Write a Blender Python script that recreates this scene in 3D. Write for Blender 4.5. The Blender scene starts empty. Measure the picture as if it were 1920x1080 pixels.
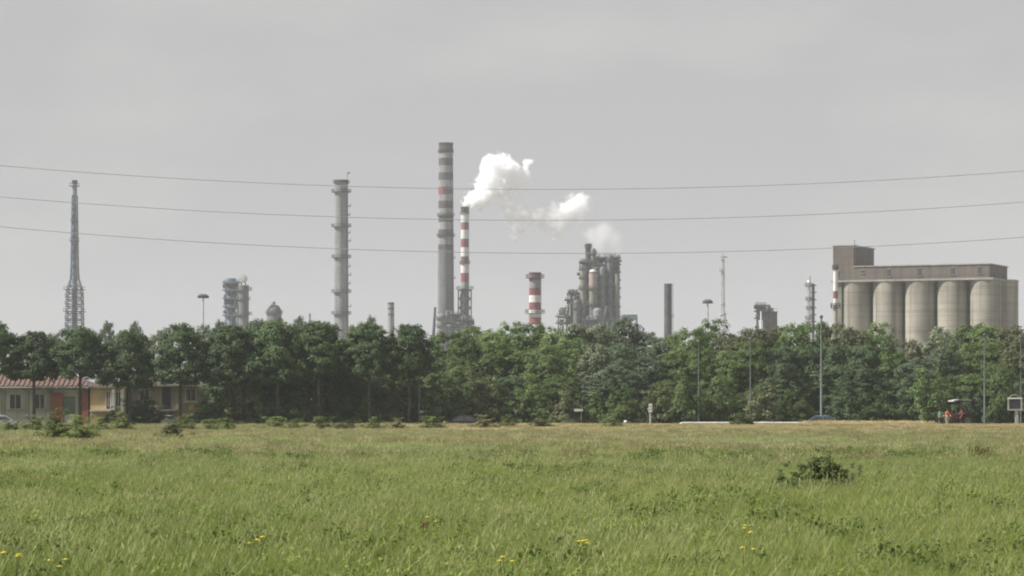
import bpy, bmesh, math, random
import numpy as np
from mathutils import Vector, Matrix

# ------------------------------------------------------------------ camera, sky, sun, exposure
sc = bpy.context.scene
C = sc.collection
R = math.radians
LENS = 100.0
F = LENS / 36.0 * 1920          # focal length in photo pixels
HOR = 763.0                     # photo row of the eye level
H = 2.0                         # eye height above the meadow
cam = bpy.data.cameras.new('camera'); cam.lens = LENS; cam.sensor_width = 36.0
cam.shift_y = (HOR - 540) / 1920.0
cam.clip_start = 0.5; cam.clip_end = 9000
co = bpy.data.objects.new('camera', cam); C.objects.link(co)
co.location = (0, 0, H); co.rotation_euler = (R(90), 0, 0)
sc.camera = co

SUN_EL, SUN_AZ = 43.0, -99.0    # azimuth from +Y (view direction), negative = to the left of the view
sdir = Vector((math.sin(R(SUN_AZ)) * math.cos(R(SUN_EL)), math.cos(R(SUN_AZ)) * math.cos(R(SUN_EL)), math.sin(R(SUN_EL))))
sun = bpy.data.lights.new('sun', 'SUN'); sun.energy = 5.0; sun.angle = R(0.8); sun.color = (1.0, 0.97, 0.925)
so = bpy.data.objects.new('sun', sun); C.objects.link(so)
so.rotation_euler = (-sdir).to_track_quat('-Z', 'Y').to_euler(); so.location = sdir * 300

w = bpy.data.worlds.new('World'); sc.world = w; w.use_nodes = True
nt = w.node_tree; nt.nodes.clear()
out = nt.nodes.new('ShaderNodeOutputWorld'); bg = nt.nodes.new('ShaderNodeBackground')
bg.inputs['Strength'].default_value = 0.1
sky = nt.nodes.new('ShaderNodeTexSky'); sky.sky_type = 'NISHITA'; sky.sun_disc = False
sky.sun_elevation = R(SUN_EL); sky.sun_rotation = R(SUN_AZ); sky.dust_density = 6.0; sky.air_density = 1.0
tc = nt.nodes.new('ShaderNodeTexCoord')
mp = nt.nodes.new('ShaderNodeMapping'); mp.inputs['Scale'].default_value = (1, 1, 2.6); mp.inputs['Location'].default_value = (3.1, 0.4, 0.2)
nz = nt.nodes.new('ShaderNodeTexNoise'); nz.inputs['Scale'].default_value = 9.0; nz.inputs['Detail'].default_value = 5; nz.inputs['Roughness'].default_value = 0.5
cr = nt.nodes.new('ShaderNodeValToRGB')
cr.color_ramp.elements[0].position = 0.45; cr.color_ramp.elements[0].color = (3.54, 3.55, 3.57, 1)
cr.color_ramp.elements[1].position = 0.72; cr.color_ramp.elements[1].color = (4.05, 4.03, 3.97, 1)
mx = nt.nodes.new('ShaderNodeMix'); mx.data_type = 'RGBA'; mx.inputs[0].default_value = 0.985
L = nt.links.new
L(tc.outputs['Generated'], mp.inputs['Vector']); L(mp.outputs[0], nz.inputs['Vector']); L(nz.outputs['Fac'], cr.inputs[0])
L(sky.outputs[0], mx.inputs[6]); L(cr.outputs[0], mx.inputs[7]); L(mx.outputs[2], bg.inputs['Color']); L(bg.outputs[0], out.inputs['Surface'])

vs = sc.view_settings
vs.view_transform = 'Standard'; vs.look = 'None'; vs.exposure = 0.5; vs.gamma = 1.0; vs.use_curve_mapping = False
cy = sc.cycles
cy.use_denoising = True; cy.max_bounces = 50; cy.diffuse_bounces = 5; cy.glossy_bounces = 3; cy.transmission_bounces = 4
cy.transparent_max_bounces = 16; cy.volume_bounces = 48; cy.volume_max_steps = 512; cy.filter_width = 2.0
cy.sample_clamp_indirect = 6.0

# ------------------------------------------------------------------ helpers
def S(Y): return Y / F
def PX(px, Y): return (px - 960.0) / F * Y
def PZ(py, Y): return H + (HOR - py) / F * Y
LOW = -0.36                      # level of the road and of everything beyond it
def gz(y):
    t = min(max((y - 295.0) / 4.0, 0), 1)
    return LOW * t * t * (3 - 2 * t)

class MB:
    def __init__(s): s.v = []; s.f = []
    def add(s, vs_, fs):
        o = len(s.v); s.v += [tuple(p) for p in vs_]; s.f += [tuple(i + o for i in f) for f in fs]; return s
    def box(s, c, d, rz=0.0, ry=0.0):
        M = Matrix.Rotation(rz, 3, 'Z') @ Matrix.Rotation(ry, 3, 'Y'); c = Vector(c)
        P = [c + M @ Vector((x * d[0] / 2, y * d[1] / 2, z * d[2] / 2)) for x in (-1, 1) for y in (-1, 1) for z in (-1, 1)]
        return s.add(P, [(0, 1, 3, 2), (4, 6, 7, 5), (0, 4, 5, 1), (2, 3, 7, 6), (0, 2, 6, 4), (1, 5, 7, 3)])
    def bar(s, a, b, w_=0.1, h_=None):
        a = Vector(a); b = Vector(b); h_ = h_ or w_; d = (b - a)
        if d.length < 1e-6: return s
        d.normalize(); u = Vector((0, 0, 1)) if abs(d.z) < 0.95 else Vector((0, 1, 0))
        x = d.cross(u).normalized() * w_ / 2; y = d.cross(x).normalized() * h_ / 2
        P = [a - x - y, a + x - y, a + x + y, a - x + y, b - x - y, b + x - y, b + x + y, b - x + y]
        return s.add(P, [(0, 3, 2, 1), (4, 5, 6, 7), (0, 1, 5, 4), (1, 2, 6, 5), (2, 3, 7, 6), (3, 0, 4, 7)])
    def tube(s, pts, rad, n=8, caps=True):
        pts = [Vector(p) for p in pts]
        if not isinstance(rad, (list, tuple)): rad = [rad] * len(pts)
        o = len(s.v)
        for i, p in enumerate(pts):
            d = (pts[min(i + 1, len(pts) - 1)] - pts[max(i - 1, 0)]).normalized()
            u = Vector((0, 1, 0)) if abs(d.y) < 0.9 else Vector((1, 0, 0))
            x = d.cross(u).normalized(); y = d.cross(x)
            for k in range(n):
                a = 2 * math.pi * k / n
                s.v.append(tuple(p + (x * math.cos(a) + y * math.sin(a)) * rad[i]))
        for i in range(len(pts) - 1):
            for k in range(n):
                a, b = o + i * n + k, o + i * n + (k + 1) % n
                s.f.append((a, b, b + n, a + n))
        if caps:
            s.f.append(tuple(o + k for k in reversed(range(n)))); e = o + (len(pts) - 1) * n
            s.f.append(tuple(e + k for k in range(n)))
        return s
    def lathe(s, prof, c=(0, 0, 0), n=24, caps=True):
        o = len(s.v); m = len(prof)
        for r, z in prof:
            for k in range(n):
                a = 2 * math.pi * k / n
                s.v.append((c[0] + r * math.cos(a), c[1] + r * math.sin(a), c[2] + z))
        for i in range(m - 1):
            for k in range(n):
                a, b = o + i * n + k, o + i * n + (k + 1) % n
                s.f.append((a, b, b + n, a + n))
        if caps:
            s.f.append(tuple(o + k for k in reversed(range(n)))); e = o + (m - 1) * n
            s.f.append(tuple(e + k for k in range(n)))
        return s
    def ball(s, c, r, n=12, m=8, sq=1.0):
        return s.lathe([(max(r * math.sin(math.pi * i / m), 0.002), -r * sq * math.cos(math.pi * i / m)) for i in range(m + 1)], c, n)
    def prism(s, poly, y0, y1, ins=0.0):
        """side profile in x,z extruded along y"""
        n = len(poly)
        P = [(x, y0, z) for x, z in poly] + [(x, y1, z) for x, z in poly]
        F_ = [tuple(range(n)), tuple(reversed(range(n, 2 * n)))] + [(i, i + n, (i + 1) % n + n, (i + 1) % n) for i in range(n)]
        return s.add(P, F_)
    def build(s, name, m, parent=None, smooth=False, loc=None):
        me = bpy.data.meshes.new(name); me.from_pydata(s.v, [], s.f); me.update()
        bm = bmesh.new(); bm.from_mesh(me); bmesh.ops.recalc_face_normals(bm, faces=bm.faces); bm.to_mesh(me); bm.free()
        if smooth:
            me.polygons.foreach_set('use_smooth', [True] * len(me.polygons))
            try: me.set_sharp_from_angle(angle=R(40))
            except Exception: pass
        me.materials.append(m)
        o = bpy.data.objects.new(name, me); C.objects.link(o)
        if parent: o.parent = parent
        if loc is not None: o.location = loc
        return o

def tag(o, label, cat=None, group=None, kind=None):
    o['label'] = label
    if cat: o['category'] = cat; o['kind'] = kind or 'thing'
    if group: o['group'] = group
    if kind: o['kind'] = kind
    return o
def thing(name, loc, label, cat, group=None, rz=0.0):
    o = bpy.data.objects.new(name, None); C.objects.link(o); o.empty_display_size = 0.5
    o.location = loc; o.rotation_euler = (0, 0, rz)
    return tag(o, label, cat, group)
def copy_tree(o, parent=None):
    c = o.copy(); C.objects.link(c); c.parent = parent
    for ch in list(o.children): copy_tree(ch, c)
    return c

def mat(name, col, rough=0.8, metal=0.0, var=0.15, scale=0.5, col2=None, streak=0.0, spec=0.3):
    m = bpy.data.materials.new(name); m.use_nodes = True
    t = m.node_tree; b = t.nodes['Principled BSDF']
    b.inputs['Roughness'].default_value = rough; b.inputs['Metallic'].default_value = metal
    b.inputs['Specular IOR Level'].default_value = spec
    tc_ = t.nodes.new('ShaderNodeTexCoord'); mp_ = t.nodes.new('ShaderNodeMapping')
    mp_.inputs['Scale'].default_value = (scale, scale, scale * (1 - 0.85 * streak))
    n_ = t.nodes.new('ShaderNodeTexNoise'); n_.inputs['Scale'].default_value = 1.0; n_.inputs['Detail'].default_value = 6; n_.inputs['Roughness'].default_value = 0.65
    r_ = t.nodes.new('ShaderNodeValToRGB')
    a = col; d = col2 or tuple(c * (1 - 2 * var) for c in col); e = col if col2 else tuple(min(c * (1 + var), 0.95) for c in col)
    r_.color_ramp.elements[0].position = 0.33; r_.color_ramp.elements[0].color = (*d, 1)
    r_.color_ramp.elements[1].position = 0.66; r_.color_ramp.elements[1].color = (*e, 1)
    t.links.new(tc_.outputs['Object'], mp_.inputs[0]); t.links.new(mp_.outputs[0], n_.inputs['Vector'])
    t.links.new(n_.outputs['Fac'], r_.inputs[0]); t.links.new(r_.outputs[0], b.inputs['Base Color'])
    return m

def leaf_mat(name, col, col2, trans=0.35, patch=0.0, dry=None, patch_scale=0.05):
    """foliage: colour differs leaf by leaf, plant by plant and (patch) in swathes over the ground"""
    m = bpy.data.materials.new(name); m.use_nodes = True
    t = m.node_tree; t.nodes.clear(); N = t.nodes.new
    o = N('ShaderNodeOutputMaterial'); g = N('ShaderNodeNewGeometry'); oi = N('ShaderNodeObjectInfo')
    mx_ = N('ShaderNodeMix'); mx_.data_type = 'RGBA'; mx_.inputs[6].default_value = (*col, 1); mx_.inputs[7].default_value = (*col2, 1)
    if patch:
        mp_ = N('ShaderNodeMapping'); mp_.inputs['Scale'].default_value = (patch_scale, patch_scale * 0.55, 0.0)
        n_ = N('ShaderNodeTexNoise'); n_.inputs['Scale'].default_value = 1; n_.inputs['Detail'].default_value = 4
        t.links.new(g.outputs['Position'], mp_.inputs[0]); t.links.new(mp_.outputs[0], n_.inputs['Vector'])
        rr = N('ShaderNodeMapRange'); rr.inputs['From Min'].default_value = 0.35; rr.inputs['From Max'].default_value = 0.65
        t.links.new(n_.outputs['Fac'], rr.inputs['Value'])
        ad = N('ShaderNodeMath'); ad.operation = 'MULTIPLY_ADD'; ad.inputs[1].default_value = 1 - patch
        ml = N('ShaderNodeMath'); ml.operation = 'MULTIPLY'; ml.inputs[1].default_value = patch
        t.links.new(rr.outputs[0], ml.inputs[0]); t.links.new(oi.outputs['Random'], ad.inputs[0]); t.links.new(ml.outputs[0], ad.inputs[2])
        t.links.new(ad.outputs[0], mx_.inputs[0])
    else:
        t.links.new(g.outputs['Random Per Island'], mx_.inputs[0])
    last = mx_.outputs[2]
    if dry:      # drier, paler growth towards the road edge of the meadow
        sp = N('ShaderNodeSeparateXYZ'); t.links.new(g.outputs['Position'], sp.inputs[0])
        r2 = N('ShaderNodeMapRange'); r2.interpolation_type = 'SMOOTHSTEP'
        r2.inputs['From Min'].default_value = dry[1]; r2.inputs['From Max'].default_value = dry[2]; r2.inputs['To Max'].default_value = dry[3]
        t.links.new(sp.outputs['Y'], r2.inputs['Value'])
        m3 = N('ShaderNodeMix'); m3.data_type = 'RGBA'; m3.inputs[7].default_value = (*dry[0], 1)
        t.links.new(r2.outputs[0], m3.inputs[0]); t.links.new(last, m3.inputs[6]); last = m3.outputs[2]
    hs = N('ShaderNodeHueSaturation'); mr = N('ShaderNodeMapRange'); mr.inputs['To Min'].default_value = 0.78; mr.inputs['To Max'].default_value = 1.22
    t.links.new(oi.outputs['Random'], mr.inputs['Value']); t.links.new(mr.outputs[0], hs.inputs['Value']); t.links.new(last, hs.inputs['Color'])
    df = N('ShaderNodeBsdfPrincipled'); df.inputs['Roughness'].default_value = 0.6; df.inputs['Specular IOR Level'].default_value = 0.25
    tr = N('ShaderNodeBsdfTranslucent'); ms = N('ShaderNodeMixShader'); ms.inputs[0].default_value = trans
    t.links.new(hs.outputs[0], df.inputs['Base Color']); t.links.new(hs.outputs[0], tr.inputs['Color'])
    t.links.new(df.outputs[0], ms.inputs[1]); t.links.new(tr.outputs[0], ms.inputs[2]); t.links.new(ms.outputs[0], o.inputs['Surface'])
    return m

# ------------------------------------------------------------------ materials
M = {}
M['soil'] = mat('meadow_soil', (0.12, 0.14, 0.05), 0.95, var=0.3, scale=0.8)
M['asphalt'] = mat('asphalt', (0.06, 0.06, 0.06), 0.9, var=0.2, scale=1.5)
M['bark'] = mat('bark', (0.11, 0.09, 0.07), 0.95, var=0.35, scale=4, streak=0.8)
M['bark_grey'] = mat('bark_grey', (0.095, 0.085, 0.075), 0.95, var=0.35, scale=4, streak=0.8)
M['steel'] = mat('grey_steel', (0.13, 0.13, 0.13), 0.6, 0.2, var=0.25, scale=0.6)
M['steel_dark'] = mat('dark_steel', (0.075, 0.075, 0.08), 0.7, 0.1, var=0.3, scale=0.5)
M['steel_pale'] = mat('pale_steel', (0.42, 0.42, 0.42), 0.55, 0.1, var=0.15, scale=0.5)
M['steel_blue'] = mat('blue_grey_steel', (0.20, 0.25, 0.30), 0.65, 0.1, var=0.25, scale=0.5)
M['alu'] = mat('aluminium_cladding', (0.62, 0.62, 0.60), 0.33, 0.85, var=0.12, scale=0.5)
M['conc_grey'] = mat('grey_concrete', (0.17, 0.17, 0.17), 0.9, var=0.12, scale=0.25, streak=0.9)
M['conc_col'] = mat('column_cladding', (0.235, 0.24, 0.235), 0.75, var=0.12, scale=0.3, streak=0.8)
M['band_dark'] = mat('faded_dark_band', (0.10, 0.09, 0.09), 0.85, var=0.2, scale=0.3, streak=0.6)
M['band_pale'] = mat('faded_white_band', (0.27, 0.27, 0.27), 0.85, var=0.12, scale=0.3, streak=0.8)
M['red_patch'] = mat('red_paint_patch', (0.24, 0.07, 0.075), 0.8, var=0.2, scale=0.4)
M['red'] = mat('weathered_red_paint', (0.25, 0.08, 0.095), 0.75, var=0.18, scale=0.4, streak=0.6)
M['red_dull'] = mat('sooty_red_paint', (0.21, 0.10, 0.10), 0.8, var=0.2, scale=0.4, streak=0.6)
M['white'] = mat('weathered_white_paint', (0.66, 0.65, 0.62), 0.7, var=0.1, scale=0.4, streak=0.7)
M['soot'] = mat('soot', (0.09, 0.085, 0.08), 0.9, var=0.2, scale=0.5)
M['olive'] = mat('olive_cladding', (0.20, 0.20, 0.16), 0.7, var=0.2, scale=0.4)
M['pink'] = mat('salmon_lining', (0.33, 0.25, 0.22), 0.8, var=0.15, scale=0.4)
M['teal'] = mat('teal_grey_panels', (0.16, 0.21, 0.21), 0.7, var=0.2, scale=0.4)
M['silo'] = mat('silo_concrete', (0.32, 0.30, 0.245), 0.92, var=0.10, scale=0.22, streak=0.9)
def stain(m, amt=0.45, sx=0.7):      # rain streaks and pour rings over a plain material
    t = m.node_tree; b = t.nodes['Principled BSDF']; src = b.inputs['Base Color'].links[0].from_socket
    tc_ = t.nodes.new('ShaderNodeTexCoord'); last = src
    for sc_, lo, hi, k in (((sx, sx, 0.02), 0.5, 0.72, amt), ((0.02, 0.02, 0.9), 0.52, 0.62, amt * 0.35), ((0.12, 0.12, 0.08), 0.48, 0.7, amt * 0.6)):
        mp_ = t.nodes.new('ShaderNodeMapping'); mp_.inputs['Scale'].default_value = sc_; n_ = t.nodes.new('ShaderNodeTexNoise'); n_.inputs['Scale'].default_value = 1; n_.inputs['Detail'].default_value = 5
        r_ = t.nodes.new('ShaderNodeMapRange'); r_.inputs['From Min'].default_value = lo; r_.inputs['From Max'].default_value = hi; r_.inputs['To Max'].default_value = k
        x_ = t.nodes.new('ShaderNodeMix'); x_.data_type = 'RGBA'; x_.blend_type = 'MULTIPLY'; x_.inputs[7].default_value = (0.25, 0.24, 0.22, 1)
        t.links.new(tc_.outputs['Object'], mp_.inputs[0]); t.links.new(mp_.outputs[0], n_.inputs['Vector']); t.links.new(n_.outputs['Fac'], r_.inputs['Value']); t.links.new(r_.outputs[0], x_.inputs[0]); t.links.new(last, x_.inputs[6]); last = x_.outputs[2]
    t.links.new(last, b.inputs['Base Color'])
M['gallery'] = mat('gallery_render', (0.14, 0.12, 0.104), 0.92, var=0.10, scale=0.25, streak=0.5)
M['slab'] = mat('slab_concrete', (0.33, 0.31, 0.27), 0.9, var=0.12, scale=0.3)
M['wdark'] = mat('dark_window', (0.03, 0.03, 0.035), 0.3, var=0.2, scale=0.5, spec=0.5)
M['cable'] = mat('cable', (0.36, 0.36, 0.36), 0.6, 0.0, var=0.1, scale=1)
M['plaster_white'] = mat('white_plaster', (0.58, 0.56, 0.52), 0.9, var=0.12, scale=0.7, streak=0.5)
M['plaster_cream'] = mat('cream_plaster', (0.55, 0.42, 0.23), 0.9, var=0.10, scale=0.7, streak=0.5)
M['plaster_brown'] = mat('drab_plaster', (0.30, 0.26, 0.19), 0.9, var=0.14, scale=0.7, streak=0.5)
M['rooftile'] = mat('roof_tile', (0.185, 0.118, 0.098), 0.9, var=0.25, scale=2.0)
M['rooftile_brown'] = mat('brown_roof_tile', (0.085, 0.072, 0.06), 0.9, var=0.25, scale=2.0)
M['brick_red'] = mat('red_panel', (0.33, 0.13, 0.10), 0.9, var=0.15, scale=1.2)
M['orange'] = mat('ochre_panel', (0.42, 0.27, 0.10), 0.9, var=0.15, scale=1.2)
M['door_green'] = mat('green_grey_door', (0.16, 0.21, 0.16), 0.7, var=0.15, scale=1.2)
M['galv'] = mat('galvanised_steel', (0.30, 0.32, 0.31), 0.5, 0.3, var=0.2, scale=1.0)
M['lamp_grey'] = mat('lamp_grey', (0.12, 0.14, 0.135), 0.6, var=0.15, scale=1.0)
M['rail'] = mat('white_guardrail', (0.72, 0.71, 0.66), 0.6, var=0.15, scale=1.0)
M['signwhite'] = mat('sign_white', (0.75, 0.75, 0.72), 0.6, var=0.06, scale=2)
M['signdark'] = mat('sign_dark', (0.05, 0.05, 0.065), 0.6, var=0.2, scale=2)
M['rubber'] = mat('rubber', (0.03, 0.03, 0.03), 0.9, var=0.2, scale=3)
M['glass'] = mat('car_glass', (0.035, 0.04, 0.045), 0.08, var=0.1, scale=1, spec=0.8)
M['car_black'] = mat('black_car_paint', (0.025, 0.025, 0.03), 0.25, 0.2, var=0.1, scale=1, spec=0.6)
M['car_teal'] = mat('teal_car_paint', (0.14, 0.22, 0.24), 0.3, 0.2, var=0.1, scale=1, spec=0.6)
M['car_silver'] = mat('silver_car_paint', (0.45, 0.46, 0.46), 0.3, 0.4, var=0.1, scale=1, spec=0.6)
M['skin'] = mat('skin', (0.45, 0.28, 0.20), 0.6, var=0.1, scale=3)
M['hair'] = mat('dark_hair', (0.03, 0.022, 0.018), 0.8, var=0.3, scale=20)
M['shirt_red'] = mat('red_shirt', (0.55, 0.10, 0.11), 0.9, var=0.12, scale=4)
M['shirt_orange'] = mat('orange_red_shirt', (0.60, 0.16, 0.09), 0.9, var=0.12, scale=4)
M['shirt_teal'] = mat('teal_shirt', (0.13, 0.40, 0.40), 0.9, var=0.12, scale=4)
M['trouser_pale'] = mat('pale_trousers', (0.36, 0.32, 0.25), 0.9, var=0.15, scale=4)
M['trouser_dark'] = mat('dark_trousers', (0.06, 0.07, 0.09), 0.9, var=0.15, scale=4)
M['tractor'] = mat('tractor_paint', (0.12, 0.035, 0.035), 0.45, var=0.2, scale=2, spec=0.4)
M['yellow'] = mat('yellow_petals', (0.66, 0.55, 0.06), 0.7, var=0.12, scale=6)
M['stem'] = mat('green_stem', (0.12, 0.17, 0.04), 0.8, var=0.2, scale=4)
M['dock'] = mat('brown_seed_stalk', (0.17, 0.10, 0.05), 0.9, var=0.25, scale=6)
LM = {
 'row':    leaf_mat('row_tree_leaf', (0.058, 0.098, 0.045), (0.138, 0.196, 0.075), 0.42),
 'dark':   leaf_mat('dark_wood_leaf', (0.072, 0.116, 0.058), (0.135, 0.190, 0.088), 0.42),
 'green':  leaf_mat('mid_green_leaf', (0.090, 0.146, 0.046), (0.172, 0.235, 0.078), 0.42),
 'light':  leaf_mat('light_green_leaf', (0.105, 0.162, 0.052), (0.200, 0.260, 0.098), 0.38),
 'grey':   leaf_mat('grey_green_leaf', (0.090, 0.130, 0.075), (0.165, 0.210, 0.122), 0.38),
 'olive':  leaf_mat('olive_leaf', (0.105, 0.122, 0.052), (0.200, 0.212, 0.105), 0.38),
 'silver': leaf_mat('silver_leaf', (0.110, 0.135, 0.072), (0.245, 0.275, 0.170), 0.25),
 'weed':   leaf_mat('weed_leaf', (0.125, 0.165, 0.045), (0.255, 0.290, 0.105), 0.42),
 'bush':   leaf_mat('meadow_bush_leaf', (0.065, 0.102, 0.024), (0.145, 0.190, 0.052), 0.25),
 'drybush': leaf_mat('dry_bush_leaf', (0.185, 0.17, 0.075), (0.33, 0.31, 0.15), 0.25),
}

for q_ in ('silo', 'gallery', 'conc_grey', 'conc_col', 'white', 'band_pale', 'band_dark', 'red', 'olive', 'slab', 'plaster_white'): stain(M[q_], 0.4 if q_ != 'silo' else 0.62)
# ------------------------------------------------------------------ ground, road
def make_ground():
    xs = np.concatenate([np.linspace(-1600, -120, 6), np.linspace(-100, 100, 101), np.linspace(120, 1600, 6)])
    ys = np.concatenate([np.linspace(-40, 15, 4), np.arange(18, 292, 3.0), np.arange(292, 302, 0.5), np.linspace(305, 400, 12), np.linspace(450, 3200, 20)])
    rng = np.random.default_rng(3); v = []
    for y in ys:
        for x in xs:
            z = gz(y)
            if 18 < y < 292: z += 0.05 * math.sin(x * 0.23 + y * 0.11) + 0.04 * math.sin(x * 0.51 - y * 0.07 + 1.3)
            v.append((x, y, z))
    n = len(xs)
    f = [(j * n + i, j * n + i + 1, (j + 1) * n + i + 1, (j + 1) * n + i) for j in range(len(ys) - 1) for i in range(n - 1)]
    b = MB(); b.v = v; b.f = f
    o = b.build('ground', M['soil'], smooth=True); o['kind'] = 'structure'; o['label'] = 'flat meadow ground reaching to the horizon'
    return o
ground = make_ground()
rb = MB(); rb.box((0, 303.2, LOW - 0.026), (400, 6.0, 0.06)); road = rb.build('road', M['asphalt']); road['kind'] = 'structure'; road['label'] = 'asphalt road behind the meadow'
ig = MB(); ig.box((0, 1800, LOW - 0.046), (3190, 2760, 0.1)); o = ig.build('industrial_ground', mat('dusty_yard', (0.24, 0.23, 0.21), 0.95, var=0.2, scale=0.03)); o['kind'] = 'structure'; o['label'] = 'dusty grey yard of the refinery beyond the trees'
rl = MB(); rl.box((0, 300.6, LOW + 0.008), (400, 0.12, 0.004)); o = rl.build('edge_line', M['signwhite'], road)

# ------------------------------------------------------------------ steel and plant helpers
def ring_platform(b, z, r0, r1, n=20, rail=1.1, t=0.14):
    b.lathe([(r0, z - 0.15), (r1, z - 0.15), (r1, z), (r0, z)], (0, 0, 0), n, caps=False)
    b.v  # railing
    for h_ in (rail * 0.5, rail):
        b.lathe([(r1 - t, z + h_ - t / 2), (r1, z + h_ - t / 2), (r1, z + h_ + t / 2), (r1 - t, z + h_ + t / 2), (r1 - t, z + h_ - t / 2)], (0, 0, 0), n, caps=False)
    for k in range(n // 2):
        a = 4 * math.pi * k / n
        b.bar(((r1 - t / 2) * math.cos(a), (r1 - t / 2) * math.sin(a), z), ((r1 - t / 2) * math.cos(a), (r1 - t / 2) * math.sin(a), z + rail), t)
    return b

def steps(b, pts): pass

def chimney(name, px, Y, top, rt, rb_, bands, base_mat, label, cat='chimney', platforms=(), ladder=True, group=None, plat_mat='steel', lip=0.0):
    """a tapered shaft split into its painted bands; rows and radii in photo pixels"""
    s = S(Y); t = thing(name, (PX(px, Y), Y, LOW), label, cat, group)
    ztop = PZ(top, Y) - LOW
    rad = lambda z: (rb_ + (rt - rb_) * min(z / ztop, 1)) * s
    edges = sorted([(PZ(b1, Y) - LOW, PZ(b0, Y) - LOW, m) for b0, b1, m in bands])
    zb = 0.0
    zb = edges[0][0] if edges else ztop
    if zb > 0.1:
        MB().lathe([(rad(0), 0), (rad(zb * 0.5), zb * 0.5), (rad(zb), zb)], n=28).build('shaft', M[base_mat], t, True)
    for z0, z1, m in edges:
        MB().lathe([(rad(z0), z0), (rad(z1), z1)], n=28).build('painted_band', M[m], t, True)
    b = MB(); rr = rad(ztop) * (1.0 + lip)
    b.lathe([(rr * 1.03, ztop - 1.0 * s * 4), (rr * 1.05, ztop), (rr * 0.8, ztop), (rr * 0.78, ztop - 2.0)], n=28, caps=False).build('rim', M[plat_mat if not lip else 'soot'], t, True)
    for py, ext, full in platforms:
        z = PZ(py, Y) - LOW; b = MB()
        if full:
            ring_platform(b, z, rad(z) * 0.98, rad(z) + ext * s)
        else:      # small landing on the side of the shaft
            b.box((rad(z) + ext * s / 2, -rad(z) * 0.2, z), (ext * s, rad(z) * 1.2, 0.2))
            b.box((rad(z) + ext * s - 0.08, -rad(z) * 0.2, z + 1.0), (0.12, rad(z) * 1.2, 0.12))
            for q in (-0.7, 0.3): b.bar((rad(z) + ext * s - 0.08, rad(z) * q, z), (rad(z) + ext * s - 0.08, rad(z) * q, z + 1.0), 0.12)
        b.build('platform' if full else 'landing', M[plat_mat], t)
    if ladder:
        b = MB(); a = R(-35)
        for dx in (-0.3, 0.3):
            b.bar((rad(0) * math.cos(a) + 0.5, rad(0) * math.sin(a) - 0.2 + dx, 3), (rad(ztop) * math.cos(a) + 0.5, rad(ztop) * math.sin(a) - 0.2 + dx, ztop), 0.12)
        z = 3
        while z < ztop:
            r_ = rad(z); b.bar((r_ * math.cos(a) + 0.5, r_ * math.sin(a) - 0.5, z), (r_ * math.cos(a) + 0.5, r_ * math.sin(a) + 0.1, z), 0.08); z += 1.5
        b.build('ladder', M[plat_mat], t)
    return t

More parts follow.
